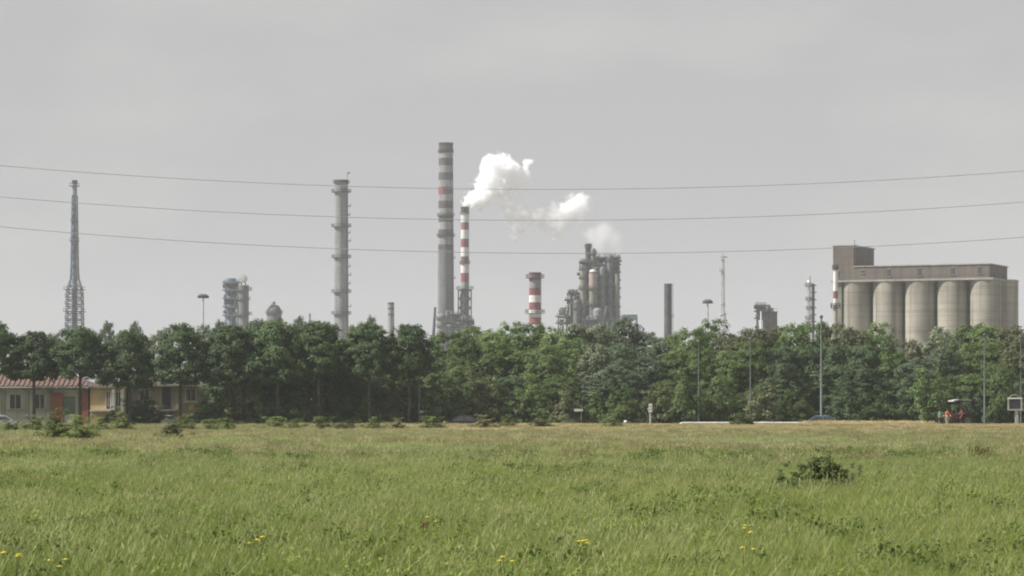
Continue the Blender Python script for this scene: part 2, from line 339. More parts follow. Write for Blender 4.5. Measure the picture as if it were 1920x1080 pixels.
def frame_tower(name, px0, px1, top, Y, depth, levels, label, m='steel', nbx=2, nby=2, mem=0.45, brace=True, cat='steel structure', solid=0.8, clutter=0, seed=0):
    s = S(Y); pxc = (px0 + px1) / 2; t = thing(name, (PX(pxc, Y), Y, LOW), label, cat)
    wx = (px1 - px0) * s; zt = PZ(top, Y) - LOW; rng = random.Random(seed)
    xs = [-wx / 2 + wx * i / nbx for i in range(nbx + 1)]; ys = [-depth / 2 + depth * j / nby for j in range(nby + 1)]
    for x in xs:
        for y in ys:
            MB().box((x, y, zt / 2), (mem, mem, zt)).build('column', M[m], t)
    zl = sorted([PZ(p, Y) - LOW for p in levels])
    for z in zl:
        b = MB()
        for y in ys: b.box((0, y, z - 0.25), (wx + mem * 0.9, mem * 0.7, 0.5))
        for x in xs: b.box((x, 0, z - 0.27), (mem * 0.7, depth + mem * 0.9, 0.46))
        b.build('floor_beams', M[m], t)
        MB().box((0, 0, z + 0.05), (wx + 2.4, depth + 2.4, 0.34)).build('deck', M[m], t)
        b = MB()
        for h_ in (0.55, 1.1):
            for y in (-depth / 2 - 0.7, depth / 2 + 0.7): b.box((0, y, z + h_), (wx + 1.5, 0.1, 0.1))
            for x in (-wx / 2 - 0.7, wx / 2 + 0.7): b.box((x, 0, z + h_), (0.1, depth + 1.5, 0.1))
        for k in range(7):
            b.box((-wx / 2 - 0.7 + (wx + 1.4) * k / 6, -depth / 2 - 0.7, z + 0.55), (0.1, 0.1, 1.1))
        b.build('railing', M[m], t)
    zz = [0] + zl
    if brace:
        for i in range(len(zz) - 1):
            for k in range(nbx):
                if rng.random() < 0.75:
                    a_, c_ = (xs[k], xs[k + 1]) if rng.random() < 0.5 else (xs[k + 1], xs[k])
                    MB().bar((a_, -depth / 2, zz[i]), (c_, -depth / 2, zz[i + 1] - 0.5), 0.28).build('brace', M[m], t)
    for k in range(clutter):       # drums, exchangers and pipe risers carried by the frame
        z = rng.choice(zz[:-1]); i = zz.index(z); hh = zz[i + 1] - z
        x = rng.uniform(-wx / 2 + 0.6, wx / 2 - 0.6); y = rng.uniform(-depth / 2, 0); q = rng.random()
        mm = M[rng.choice(['steel', 'steel_pale', 'conc_grey', 'olive', 'steel_dark', 'conc_col', 'alu', 'steel_dark'])]
        if q < 0.35:
            r_ = rng.uniform(0.5, 1.5); MB().lathe([(r_ * 0.4, 0.2), (r_, 0.7), (r_, hh * 0.75), (r_ * 0.4, hh * 0.85)], (x, y, z), 14).build('vessel', mm, t, True)
        elif q < 0.72:
            r_ = rng.uniform(0.5, 1.1); ln = rng.uniform(1.5, 3.0)
            MB().tube([(x - ln, y, z + 1 + r_), (x - ln * 0.9, y, z + 1 + r_), (x + ln * 0.9, y, z + 1 + r_), (x + ln, y, z + 1 + r_)], [r_ * 0.5, r_, r_, r_ * 0.5], 12).build('drum', mm, t, True)
        else:
            z2 = rng.choice(zl); x2 = x + rng.uniform(-2, 2)
            MB().tube([(x, y - 1, z), (x, y - 1, z2 + 1.5), (x2, y - 1, z2 + 1.5), (x2, y - 1, z2 - 1)], 0.25, 8).build('pipe', mm, t, True)
    return t

def vessel(name, px, Y, top, bot, wpx, label, m='steel', cat='process vessel', dome=True, platforms=(), legs=False, top_mat=None, bands=()):
    s = S(Y); z0 = max(PZ(bot, Y) - LOW, 0); z1 = PZ(top, Y) - LOW; r = wpx / 2 * s
    t = thing(name, (PX(px, Y), Y, LOW), label, cat)
    d = r * 0.6 if dome else 0.0
    prof = [(r, z0), (r, z1 - d)]
    MB().lathe(prof, n=20).build('shell', M[m], t, True)
    if dome: MB().lathe([(r, z1 - d), (r * 0.8, z1 - d * 0.35), (r * 0.35, z1 - 0.05), (0.02, z1)], n=20).build('head', M[top_mat or m], t, True)
    else: MB().lathe([(r * 1.04, z1 - 0.8), (r * 1.04, z1 + 0.02)], n=20).build('rim', M[top_mat or m], t, True)
    for py0, py1, mm in bands:
        MB().lathe([(r + 0.06, PZ(py1, Y) - LOW), (r + 0.06, PZ(py0, Y) - LOW)], n=20).build('painted_band', M[mm], t, True)
    for py, ext in platforms:
        b = MB(); ring_platform(b, PZ(py, Y) - LOW, r * 0.99, r + ext * s, 16); b.build('platform', M['steel'], t)
    if z0 > 0.2:
        b = MB().lathe([(r * 1.02, 0), (r * 0.98, z0)], n=20, caps=False); b.build('skirt', M['steel'], t, True)
    return t

# ------------------------------------------------------------------ power cables
def cable(xm, ym, k, Y, label):
    pts = []
    for px in range(-700, 2701, 40):
        py = ym - k * (px - xm) ** 2
        pts.append((PX(px, Y), Y, PZ(py, Y)))
    tag(MB().tube(pts, 0.021, 6).build('power_cable', M['cable'], None, True), label, 'cable', 'overhead cables across the sky')
cable(1020, 355, 4.3e-5, 200, 'topmost of three thin cables sagging across the sky')
cable(1020, 413, 4.25e-5, 200, 'middle one of three thin cables sagging across the sky')
cable(1080, 475, 4.29e-5, 200, 'lowest of three thin cables sagging across the sky')

# ------------------------------------------------------------------ flare stack on the left
def flare():
    Y = 1200; s = S(Y); t = thing('flare_stack', (PX(140, Y), Y, LOW), 'slender flare stack in a lattice tower, left of the refinery', 'flare stack')
    z = lambda py: PZ(py, Y) - LOW
    MB().tube([(0, 0, 0), (0, 0, z(450)), (0, 0, z(345))], [1.2, 1.1, 1.0], 14).build('riser', M['steel_blue'], t, True)
    MB().lathe([(1.0, z(345)), (1.25, z(343)), (1.2, z(338)), (0.8, z(338))], n=14).build('flare_tip', M['soot'], t, True)
    hw = lambda zz: np.interp(zz, [0, z(620), z(545), z(520), z(448), z(355)], [3.9, 3.4, 3.1, 1.5, 1.25, 0.95])
    lv = [0] + [z(p) for p in range(640, 355, -13)]
    for sx in (-1, 1):
        for sy in (-1, 1):
            MB().tube([(sx * hw(q), sy * hw(q), q) for q in lv], 0.22, 6).build('leg', M['steel_blue' if sx < 0 else 'olive'], t)
    for i in range(len(lv) - 1):
        a, c = lv[i], lv[i + 1]; b = MB(); h0, h1 = hw(a), hw(c)
        for u, v in (((-1, -1), (1, -1)), ((1, -1), (1, 1)), ((1, 1), (-1, 1)), ((-1, 1), (-1, -1))):
            b.bar((u[0] * h0, u[1] * h0, a), (v[0] * h1, v[1] * h1, c), 0.18); b.bar((v[0] * h0, v[1] * h0, a), (u[0] * h1, u[1] * h1, c), 0.18)
            b.bar((u[0] * h1, u[1] * h1, c), (v[0] * h1, v[1] * h1, c), 0.2)
        b.build('bracing', M['steel'], t)
    for p, e in ((543, 4.0), (557, 3.6), (570, 3.6), (584, 4.2), (598, 3.6), (611, 3.7), (452, 1.9), (415, 1.5), (349, 1.9)):
        b = MB(); b.box((0, 0, z(p)), (2 * e, 2 * e, 0.25))
        for q in (-e, e): b.box((0, q, z(p) + 1.1), (2 * e, 0.12, 0.12)); b.box((q, 0, z(p) + 1.1), (0.12, 2 * e, 0.12))
        for q in (-e, 0, e): b.box((q, -e, z(p) + 0.55), (0.12, 0.12, 1.1))
        b.build('platform', M['steel'], t)
flare()

# ------------------------------------------------------------------ high mast lights
def high_mast(px, top, wpx, Y, label):
    s = S(Y); t = thing('high_mast_light', (PX(px, Y), Y, LOW), label, 'mast light', 'high masts with a ring of lamps')
    zt = PZ(top, Y) - LOW; r = wpx / 2 * s
    MB().tube([(0, 0, 0), (0, 0, zt * 0.5), (0, 0, zt)], [0.42, 0.3, 0.2], 10).build('mast', M['steel_pale'], t, True)
    MB().lathe([(0.3, zt + 0.55), (r * 0.55, zt + 0.5), (r, zt), (r * 0.96, zt - 0.3), (r * 0.5, zt - 0.5), (0.3, zt - 0.3)], n=24).build('head_ring', M['steel_dark'], t, True)
    for k in range(10):
        a = k * math.pi / 5; MB().box((r * 0.8 * math.cos(a), r * 0.8 * math.sin(a), zt - 0.42), (0.5, 0.4, 0.35), a).build('lamp', M['steel_dark'], t)
high_mast(381, 555, 22, 800, 'high mast light with round head near the twin blue-grey towers')
high_mast(1327, 565, 20, 800, 'high mast light with round head beside the pale lattice mast')

# ------------------------------------------------------------------ twin towers on the left
frame_tower('process_tower', 424, 446, 527, 1200, 5.5, [530, 545, 560, 576, 592], 'blue-grey framed process tower joined to a grey column', 'steel_blue', 2, 1, 0.4, clutter=26, seed=4, cat='process tower')
vessel('blue_grey_column', 434, 1203, 522, 800, 17, 'blue-grey column standing inside the framed process tower', 'steel_blue', 'process column', False, ((533, 4),))
def twin():
    Y = 1196; t = vessel('grey_column', 457, Y, 535, 800, 19, 'grey column with round drum on top beside blue-grey framed tower', 'conc_grey', 'process column', False, ((544, 6), (562, 3), (590, 6)))
    s = S(Y); z = PZ(522, Y) - LOW
    MB().tube([(-0.2, -1.6, z), (-0.2, -1.5, z), (-0.2, 1.5, z), (-0.2, 1.6, z)], [1.0, 1.7, 1.7, 1.0], 16).build('drum', M['white'], t, True)
    for q in (-1, 1): MB().bar((q, 0, PZ(535, Y) - LOW), (q * 0.6 - 0.2, 0, z - 1.4), 0.4).build('saddle', M['steel'], t)
twin()
def dome():
    Y = 1150; s = S(Y); t = thing('domed_tank', (PX(514, Y), Y, LOW), 'grey domed tank between the twin towers and ringed column', 'tank')
    z0, z1 = PZ(588, Y) - LOW, PZ(570, Y) - LOW; r = 14 * s
    MB().lathe([(r, 0), (r, z0)], n=24).build('shell', M['conc_grey'], t, True)
    MB().lathe([(r, z0), (r * 0.93, z0 + (z1 - z0) * 0.45), (r * 0.65, z0 + (z1 - z0) * 0.8), (0.05, z1)], n=24).build('dome', M['conc_grey'], t, True)
    b = MB(); ring_platform(b, z0, r * 0.99, r + 2.5 * s, 20); b.build('platform', M['steel'], t)
    b = MB()
    for k in range(9):
        a = k / 8; b.box((-r * 0.9 * (1 - a), -r * 0.6, z0 + (z1 - z0) * (0.15 + 0.9 * a)), (0.7, 0.9, 0.2))
    b.bar((-r * 0.95, -r * 0.7, z0 + 1.2), (0.2, -r * 0.5, z1 + 1.2), 0.15)
    b.build('stair', M['steel'], t)
    MB().lathe([(0.5, z1 - 0.4), (0.5, z1 + 0.9)], n=10).build('vent', M['steel'], t)
dome()
chimney('ringed_column', 640, 1200, 338, 12.5, 14, [], 'conc_col', 'tall grey column with ring platforms all the way up, left of tall chimney', 'process column',
        [(360, 6, True), (387, 5, False), (425, 6, True), (452, 5, False), (483, 5.5, True), (516, 5, False), (548, 5.5, True), (575, 5, False), (589, 5.5, True), (343, 3, True), (403, 4, False), (437, 4, False), (500, 4, False), (532, 4, False)], plat_mat='steel_dark')
t = [o for o in C.objects if o.name == 'ringed_column'][0]
zt = PZ(338, 1200) - LOW
MB().bar((2.3, 0, zt - 1), (2.6, 0, zt + 2.8), 0.22).bar((2.6, 0, zt + 2.8), (3.6, 0, zt + 3.4), 0.5).build('gantry', M['steel'], t)
chimney('short_chimney', 733, 1150, 567, 6, 6.5, [(567, 571, 'soot'), (571, 577, 'band_pale'), (577, 581, 'band_dark'), (581, 588, 'band_pale'), (588, 592, 'band_dark')], 'conc_col',
        'short narrow chimney with faded rings near its top, left of tall chimney', ladder=False)
vessel('vent_pipe', 581, 1100, 588, 800, 3, 'thin vent pipe just above the trees left of ringed column', 'steel', 'pipe', False)

# ------------------------------------------------------------------ the two big chimneys
chimney('tall_chimney', 836, 1260, 268, 13.3, 16.5,
        [(268, 286, 'band_dark'), (286, 297, 'band_pale'), (297, 311, 'band_dark'), (311, 324, 'band_pale'), (324, 338, 'band_dark'), (338, 351, 'band_pale'),
         (351, 365, 'band_dark'), (365, 377, 'band_pale'), (377, 391, 'band_dark'), (391, 404, 'band_pale'), (404, 417, 'band_dark'), (417, 431, 'band_pale'), (431, 444, 'band_dark'),
         (444, 459, 'band_pale'), (459, 468, 'band_dark')], 'conc_grey',
        'tallest chimney, grey concrete with faded dark bands on upper half', platforms=[(443, 3.0, True), (405, 2.0, True), (286, 1.5, True), (484, 3, False), (522, 3, False)], plat_mat='steel_dark')
t = [o for o in C.objects if o.name == 'tall_chimney'][0]
Y = 1260; r_ = 13.9 * S(Y); b = MB(); a0 = R(198)
V_ = []; n_ = 8
for k in range(n_ + 1):
    a = a0 + R(52) * k / n_
    for z in (PZ(365, Y) - LOW, PZ(351, Y) - LOW): V_.append(((r_ + 0.08) * math.cos(a), (r_ + 0.08) * math.sin(a), z))
b.add(V_, [(2 * k, 2 * k + 2, 2 * k + 3, 2 * k + 1) for k in range(n_)]); o = b.build('red_paint', M['red_patch'], t); o['label'] = 'remaining patch of red paint on a faded band'
def slim():
    t = chimney('slim_striped_chimney', 871.5, 1250, 388, 7.2, 8.0,
        [(388, 399, 'soot'), (399, 417, 'white'), (417, 431, 'red_dull'), (431, 448, 'white'), (448, 464, 'red'), (464, 481, 'white'), (481, 495, 'red_dull'), (495, 512, 'white'), (512, 529, 'red'), (529, 541, 'band_pale')],
        'steel', 'slim red and white striped chimney giving off white steam', platforms=[(542, 9, True), (494, 3, True), (401, 1.5, True)], lip=0.05, plat_mat='steel')
    Y = 1250; s = S(Y); zt = PZ(543, Y) - LOW; hw = 12 * s
    for sx in (-1, 1):
        for sy in (-1, 1): MB().box((sx * hw, sy * hw, zt / 2), (0.5, 0.5, zt)).build('support_leg', M['steel'], t)
    for p0, p1 in ((543, 560), (560, 577), (577, 594), (594, 611), (611, 628)):
        z0, z1 = PZ(p1, Y) - LOW, PZ(p0, Y) - LOW; b = MB()
        for sy in (-1, 1):
            b.bar((-hw, sy * hw, z0), (hw, sy * hw, z1), 0.3).bar((hw, sy * hw, z0), (-hw, sy * hw, z1), 0.3).bar((-hw, sy * hw, z0), (hw, sy * hw, z0), 0.4)
            b.bar((sy * hw, -hw, z0), (sy * hw, hw, z1), 0.3).bar((sy * hw, -hw, z0), (sy * hw, hw, z0), 0.4)
        b.build('bracing', M['steel'], t)
    MB().tube([(-hw * 0.55, -hw * 0.9, 0), (-hw * 0.55, -hw * 0.9, zt - 2)], 0.5, 8).build('riser_pipe', M['steel_dark'], t, True)
slim()
vessel('pale_vessel', 828, 1225, 588, 800, 18, 'pale round vessel at the foot of the tallest chimney', 'conc_col', 'process vessel', True, ((597, 4), (612, 3)))
frame_tower('pipe_frame', 843, 862, 588, 1235, 6, [590, 604, 618], 'low pipe frame between feet of tall chimney and slim striped chimney', 'olive', 2, 1, 0.35, clutter=24, seed=9)
frame_tower('small_frame', 862, 884, 598, 1232, 6, [600, 614], 'low steel frame under slim striped chimney', 'steel', 2, 1, 0.35, clutter=20, seed=19)
b = MB().tube([(PX(811, 1230), 1230, LOW), (PX(812, 1230), 1230, PZ(640, 1230)), (PX(816, 1230), 1230, PZ(576, 1230))], [0.8, 0.7, 0.5], 8)
tag(b.build('slanted_pipe', M['steel_dark'], None, True), 'dark slanted pipe at the left foot of the tallest chimney', 'pipe')

# ------------------------------------------------------------------ short red and white chimney
chimney('stubby_striped_chimney', 1003, 1000, 511, 11, 11.5,
        [(511, 525, 'red_dull'), (525, 540, 'band_pale'), (540, 554, 'red'), (554, 567, 'white'), (567, 581, 'red'), (581, 595, 'white'), (595, 609, 'red'), (609, 622, 'white')], 'conc_col',
        'stubby thick red and white striped chimney standing alone', platforms=[(521, 6.5, True), (587, 7.5, True)], plat_mat='steel_dark')

# ------------------------------------------------------------------ the cracking unit in the middle
YU = 1150
frame_tower('cracker_frame', 1120, 1158, 480, YU, 9, [484, 497, 511, 526, 541, 558, 576, 594], 'tallest grey steel frame of refinery unit, crowded with pipes and decks', 'steel', 2, 1, 0.5, clutter=110, seed=2)
frame_tower('middle_frame', 1091, 1118, 489, YU + 3, 8, [492, 506, 522, 541, 557, 573, 592], 'grey steel frame behind salmon reactor in refinery unit', 'steel', 2, 1, 0.45, clutter=60, seed=5)
frame_tower('low_frame', 1064, 1089, 561, YU - 2, 8, [563, 578, 593, 606], 'lower grey frame on left side of refinery unit', 'steel_dark', 2, 1, 0.45, clutter=44, seed=6)
frame_tower('rear_frame', 1070, 1096, 548, YU + 10, 7, [550, 562, 576, 590], 'grey frame behind the lower left frame of refinery unit', 'steel', 2, 1, 0.4, clutter=40, seed=23)
frame_tower('stub_frame', 1047, 1062, 592, YU - 3, 6, [594, 606], 'smallest frame with a drum on top at left end of refinery unit', 'olive', 1, 1, 0.4, clutter=5, seed=7)
frame_tower('foot_frame', 1093, 1160, 598, YU - 9, 5, [600, 612], 'low pipe rack at the foot of refinery unit', 'steel', 5, 1, 0.4, clutter=44, seed=12)
vessel('salmon_reactor', 1112, YU - 8, 505, 572, 15, 'reactor with salmon band and white cap in refinery unit', 'olive', 'reactor', True, ((541, 4), (571, 4)), top_mat='white', bands=((513, 540, 'pink'),))
vessel('dark_vent_stack', 1103, YU + 2, 457, 800, 11, 'dark stack rising highest above refinery unit', 'steel_dark', 'stack', False, ((464, 2), (491, 6)))
vessel('olive_column', 1112.5, YU - 1, 465, 510, 9, 'pale olive column beside dark stack atop refinery unit', 'olive', 'process column', True, ((476, 3), (491, 5)))
vessel('left_regenerator', 1094, YU - 6, 505, 575, 13, 'olive-grey vessel under a flat cap, left of salmon reactor', 'olive', 'process vessel', False, ((505, 2), (522, 2), (541, 3)))
vessel('grey_tower', 1130, YU - 7, 500, 575, 11, 'grey column immediately right of salmon reactor in refinery unit', 'conc_grey', 'process column', True, ((520, 3), (541, 3), (558, 3)))
vessel('dark_tower', 1144, YU - 6, 478, 600, 12, 'dark grey column within the tallest frame of refinery unit', 'steel', 'process column', True, ((490, 2), (514, 3), (541, 3), (566, 3)))
vessel('olive_chimney', 1157.5, YU - 7, 514, 800, 9.5, 'dark olive flat-topped column on right edge of refinery unit', 'olive', 'process column', False)
vessel('pale_riser', 1153, YU - 2, 476, 800, 3.5, 'thin pale riser pipe at upper right of refinery unit', 'steel_pale', 'pipe', False)
vessel('outer_riser', 1160.5, YU + 2, 478, 800, 2.6, 'outermost thin riser pipe at upper right of refinery unit', 'steel_pale', 'pipe', False)
vessel('big_regenerator', 1121, YU - 10, 577, 800, 18, 'broad light grey vessel at the foot of refinery unit', 'conc_col', 'process vessel', True)
vessel('dark_drum', 1082, YU - 7, 562, 606, 14, 'grey drum on lower left frame of refinery unit', 'steel', 'process vessel', True, ((580, 2),))
def duct():
    Y = YU - 12
    for (x0, y0, x1, y1, lab) in ((1142, 574, 1150, 604, 'dark diagonal duct slanting down right at the foot of refinery unit'), (1139, 574, 1132, 604, 'dark diagonal duct slanting down left at the foot of refinery unit')):
        b = MB().tube([(PX(x0, Y), Y, PZ(y0, Y)), (PX(x1, Y), Y, PZ(y1, Y)), (PX(x1, Y), Y, LOW)], 0.75, 10)
        tag(b.build('duct', M['steel_dark'], None, True), lab, 'duct')
duct()
def topgear():
    Y = YU - 2; s = S(Y); t = thing('crane_gear', (PX(1072, Y), Y, PZ(561, Y) + 0.1), 'knot of ring-shaped pipework on top of lower left frame', 'pipework')
    for k, (x, z, r) in enumerate(((-0.9, 1.9, 0.9), (0.9, 2.3, 0.8))):
        pts = [(x + r * math.cos(a), -0.5, z + r * math.sin(a)) for a in np.linspace(0, 2 * math.pi, 15)]
        MB().tube(pts, 0.25, 6, False).build('pipe_loop', M['steel_dark'], t, True)
    for x in (-1.5, 0, 1.4): MB().box((x, 0, 1.0), (0.3, 0.3, 2.0)).build('post', M['steel_dark'], t)
    MB().ball((-0.9, -0.9, 0.5), 0.55).build('float', M['white'], t, True)
    MB().box((0, 0, 3.3), (3.4, 0.6, 0.4)).build('beam', M['steel'], t)
    t = thing('round_drum', (PX(1054.5, Y - 3), Y - 3, PZ(593, Y) + 0.2), 'olive round drum on the smallest frame of refinery unit', 'drum')
    MB().tube([(0, -1.4, 1.7), (0, -1.2, 1.7), (0, 1.2, 1.7), (0, 1.4, 1.7)], [0.9, 1.6, 1.6, 0.9], 16).build('shell', M['olive'], t, True)
    for q in (-1.1, 1.1): MB().box((q, 0, 0.35), (0.4, 2.0, 0.7)).build('saddle', M['steel'], t)
    Y2 = YU - 14; s = S(Y2); t = thing('air_cooler', (PX(1180, Y2), Y2, LOW), 'teal-grey fan cooler deck on legs right of refinery unit', 'cooler')
    z = PZ(597, Y2) - LOW
    MB().box((0, 0, z), (30 * s, 5, 1.5)).build('bundle', M['teal'], t)
    for k in range(4): MB().lathe([(0.75, z + 0.76), (0.9, z + 1.5)], ((k - 1.5) * 1.55, 0, 0), 14).build('fan_ring', M['teal'], t, True)
    for x in (-14, 0, 14):
        for y in (-2.2, 2.2): MB().box((x * s, y, (z - 0.76) / 2), (0.4, 0.4, z - 0.76)).build('leg', M['steel'], t)
topgear()

# ------------------------------------------------------------------ right side of the plant
chimney('dark_chimney', 1252.5, 950, 532, 7.2, 7.6, [], 'steel_dark', 'plain dark round chimney standing alone right of refinery unit', ladder=True, plat_mat='steel_dark', platforms=[(594, 3, False)])
def lattice():
    Y = 900; s = S(Y); t = thing('lattice_mast', (PX(1355.5, Y), Y, LOW), 'pale thin lattice mast with small top platform', 'mast')
    z = lambda p: PZ(p, Y) - LOW; hw = lambda q: np.interp(q, [0, z(605), z(585), z(476)], [1.6, 1.25, 0.62, 0.42])
    lv = [0] + [z(p) for p in range(640, 480, -7)]
    for k in range(3):
        a = k * 2 * math.pi / 3 + 0.4; MB().tube([(hw(q) * math.cos(a), hw(q) * math.sin(a), q) for q in lv], 0.12, 6).build('leg', M['steel_pale'], t)
    for i in range(len(lv) - 1):
        b = MB()
        for k in range(3):
            a, c = k * 2 * math.pi / 3 + 0.4, (k + 1) * 2 * math.pi / 3 + 0.4; q0, q1 = lv[i], lv[i + 1]
            b.bar((hw(q0) * math.cos(a), hw(q0) * math.sin(a), q0), (hw(q1) * math.cos(c), hw(q1) * math.sin(c), q1), 0.12)
            b.bar((hw(q1) * math.cos(a), hw(q1) * math.sin(a), q1), (hw(q1) * math.cos(c), hw(q1) * math.sin(c), q1), 0.12)
        b.build('bracing', M['steel_pale'], t)
    for p, e in ((483, 1.35), (590, 1.2), (602, 1.5), (571, 0.7)):
        MB().lathe([(0.2, z(p)), (e, z(p)), (e, z(p) + 0.35), (0.2, z(p) + 0.35)], n=12).build('platform', M['steel_pale'], t)
    MB().bar((0, 0, z(484)), (0, 0, z(474)), 0.2).build('antenna', M['steel_pale'], t)
    MB().box((-1.0, -0.3, z(507)), (0.8, 0.8, 1.0)).build('antenna_box', M['white'], t)
lattice()
frame_tower('far_block_frame', 1420, 1432, 571, 1100, 5, [573, 584, 597], 'small open frame at left end of far grey process block', 'steel', 1, 1, 0.4, clutter=3, seed=8)
def farblock():
    Y = 1105; s = S(Y); t = thing('far_process_block', (PX(1444, Y), Y, LOW), 'far dark grey process block between lattice mast and shiny column', 'process block')
    z = lambda p: PZ(p, Y) - LOW
    MB().box((0, 0, z(586) / 2), (24 * s, 6, z(586))).build('enclosure', M['steel_dark'], t)
    MB().lathe([(5 * s, z(586)), (5 * s, z(574)), (3 * s, z(571))], (-4 * s, 0, 0), 16).build('hopper', M['steel'], t, True)
    MB().lathe([(3 * s, z(586)), (3 * s, z(577))], (4 * s, 0, 0), 12).build('cyclone', M['steel_pale'], t, True)
    b = MB(); b.box((0, 0, z(585)), (27 * s, 7.5, 0.25)); b.box((0, -3.7, z(585) + 1.1), (27 * s, 0.12, 0.12)); b.build('deck', M['steel'], t)
    MB().box((-17 * s, -1, z(580)), (14 * s, 3, 0.9)).build('bridge', M['steel_dark'], t)
    for x in (-7, 0, 7): MB().box((x * s, -3.04, z(600)), (0.3, 0.1, z(590) - z(612))).build('rib', M['steel'], t)
farblock()
vessel('white_pipe', 1427, 1096, 584, 800, 3, 'short white pipe in front of far grey process block', 'white', 'pipe', False)
def shiny():
    t = vessel('shiny_column', 1517, 1050, 526, 800, 7.5, 'shiny aluminium-clad column with ladder frame, left of the silos', 'alu', 'process column', True, ((537, 4), (563, 3), (580, 2), (598, 4)))
    Y = 1050; s = S(Y); z = lambda p: PZ(p, Y) - LOW
    MB().box((8.5 * s, 1.5, z(532) / 2), (5 * s, 1.2, z(532))).build('pipe_bundle', M['steel'], t)
    for p in (535, 548, 562, 577, 590, 603): MB().box((9 * s, 0.5, z(p)), (9 * s, 3, 0.3)).build('landing', M['steel_dark'], t)
    MB().bar((2 * s, 0, z(526) - 0.5), (2 * s, 0, z(518)), 0.25).build('davit', M['steel'], t)
shiny()

# ------------------------------------------------------------------ grain silo
def silo():
    Y = 762.0; th = R(24); px0 = 1562
    t = thing('grain_silo', (PX(px0, Y), Y, LOW), 'concrete grain silo with tall cylinders, long gallery and square headhouse', 'silo', None, -th)
    # local axes: x along the building, y into depth; the right end comes towards the camera
    def lx(px):      # local x of a point on the front face (y = 0) seen at photo column px
        k = (px - 960) / F; X0 = PX(px0, Y)
        return (k * Y - X0) / (math.cos(th) + k * math.sin(th))
    zz = lambda py, x=0.0: H + (HOR - py) / F * (Y - x * math.sin(th)) - LOW
    def lxy(px, y):   # local x of a point y metres behind the front face seen at column px
        k = (px - 960) / F; X0 = PX(px0, Y)
        return (k * (Y + y * math.cos(th)) - X0 - y * math.sin(th)) / (math.cos(th) + k * math.sin(th))
    xe = lx(1855); D = 19.0
    xh = lx(1600); zg0, zg1 = zz(526), zz(500, lx(1634))
    # gallery and headhouse
    MB().box(((xh + xe) / 2, D / 2, (zg0 + zg1) / 2), (xe - xh, D, zg1 - zg0)).build('gallery', M['gallery'], t)
    MB().box((xh / 2, D / 2, (zg0 + zz(462)) / 2), (xh, D + 0.02, zz(462) - zg0)).build('headhouse', M['gallery'], t)
    MB().box((xh / 2, D / 2, zz(462) + 0.15), (xh + 0.5, D + 0.5, 0.3)).build('headhouse_roof', M['slab'], t)
    MB().box(((xh + xe) / 2 + 0.2, D / 2, zg1 + 0.14), (xe - xh + 0.2, D + 0.5, 0.28)).build('gallery_roof', M['slab'], t)
    MB().box(((xe + 1.2) / 2 - 0.2, D / 2 + 0.3, zg0 - 0.25), (xe + 1.6, D + 2.2, 0.5)).build('deck_slab', M['slab'], t)
    for px, p0, p1, w_ in ((1572, 508, 522, 6), (1617, 507, 512, 6), (1667, 505, 518, 6), (1725, 503, 517, 6), (1787, 502, 515, 6), (1837, 500, 513, 6)):
        x = lx(px); z0, z1 = zz(p1, x), zz(p0, x); ww = w_ * S(Y)
        o = MB().box((x, 0.0, (z0 + z1) / 2), (ww, 0.06, z1 - z0)).build('window', M['wdark'], t)
        b = MB(); b.box((x, -0.07, z0 - 0.08), (ww + 0.4, 0.3, 0.14)); b.box((x, -0.05, z1 + 0.08), (ww + 0.4, 0.2, 0.14)); b.build('sill', M['slab'], o)
        MB().box((x, -0.04, (z0 + z1) / 2), (0.08, 0.06, z1 - z0)).build('mullion', M['slab'], o)
    # cylinders, front row and back row
    r = 4.02
    cx = [lxy(q, r - 0.6) for q in (1606, 1665.5, 1726, 1786.5, 1848)]
    for i, x in enumerate(cx):
        for row, y in ((0, r - 0.6), (1, 14.4)):
            x = x + 1.9 * row
            b = MB(); b.lathe([(r, 0), (r, zg0 - 0.52)], (x, y, 0), 40); b.build('silo_cylinder', M['silo'], t, True)
            MB().lathe([(r + 0.12, zg0 - 0.53), (r + 0.12, zg0 - 0.2), (r * 0.9, zg0 - 0.05)], (x, y + 0.01, 0), 40).build('silo_lid', M['slab'], t, True)
            if row == 0:
                for k in range(1, 12):
                    z = k * (zg0 - 1) / 12; MB().lathe([(r - 0.02, z - 0.05), (r + 0.025, z - 0.04), (r + 0.025, z + 0.04), (r - 0.02, z + 0.05)], (x, y, 0), 40, caps=False).build('pour_joint', M['slab'], t, True)
    # lift shaft pier under the headhouse
    MB().box((1.2, 3.4, (zg0 - 0.52) / 2), (2.4, 6.8, zg0 - 0.52)).build('pier', M['olive'], t)
    MB().bar((xh * 0.75, D * 0.3, zz(462) + 0.3), (xh * 0.75, D * 0.3, zz(448)), 0.12).build('antenna', M['steel'], t)
    b = MB()
    for k in range(10): b.bar((xe + 2.6, D + 0.6, 2 + k * 3), (xe + 2.6, D - 0.4, 2 + k * 3), 0.1)
    b.bar((xe + 2.6, D + 0.6, 0), (xe + 2.6, D + 0.6, zg0), 0.12).bar((xe + 2.6, D - 0.4, 0), (xe + 2.6, D - 0.4, zg0), 0.12).build('ladder', M['steel'], t)
silo()
chimney('red_white_pole_stack', 1566.5, 745, 497, 4.2, 4.4, [(497, 505, 'red_dull'), (505, 546, 'white'), (546, 560, 'red'), (560, 571, 'white'), (571, 579, 'red')], 'slab',
        'thin red and white stack in front of left corner of silo', platforms=[(577, 5, True), (505, 2, True)], ladder=False)

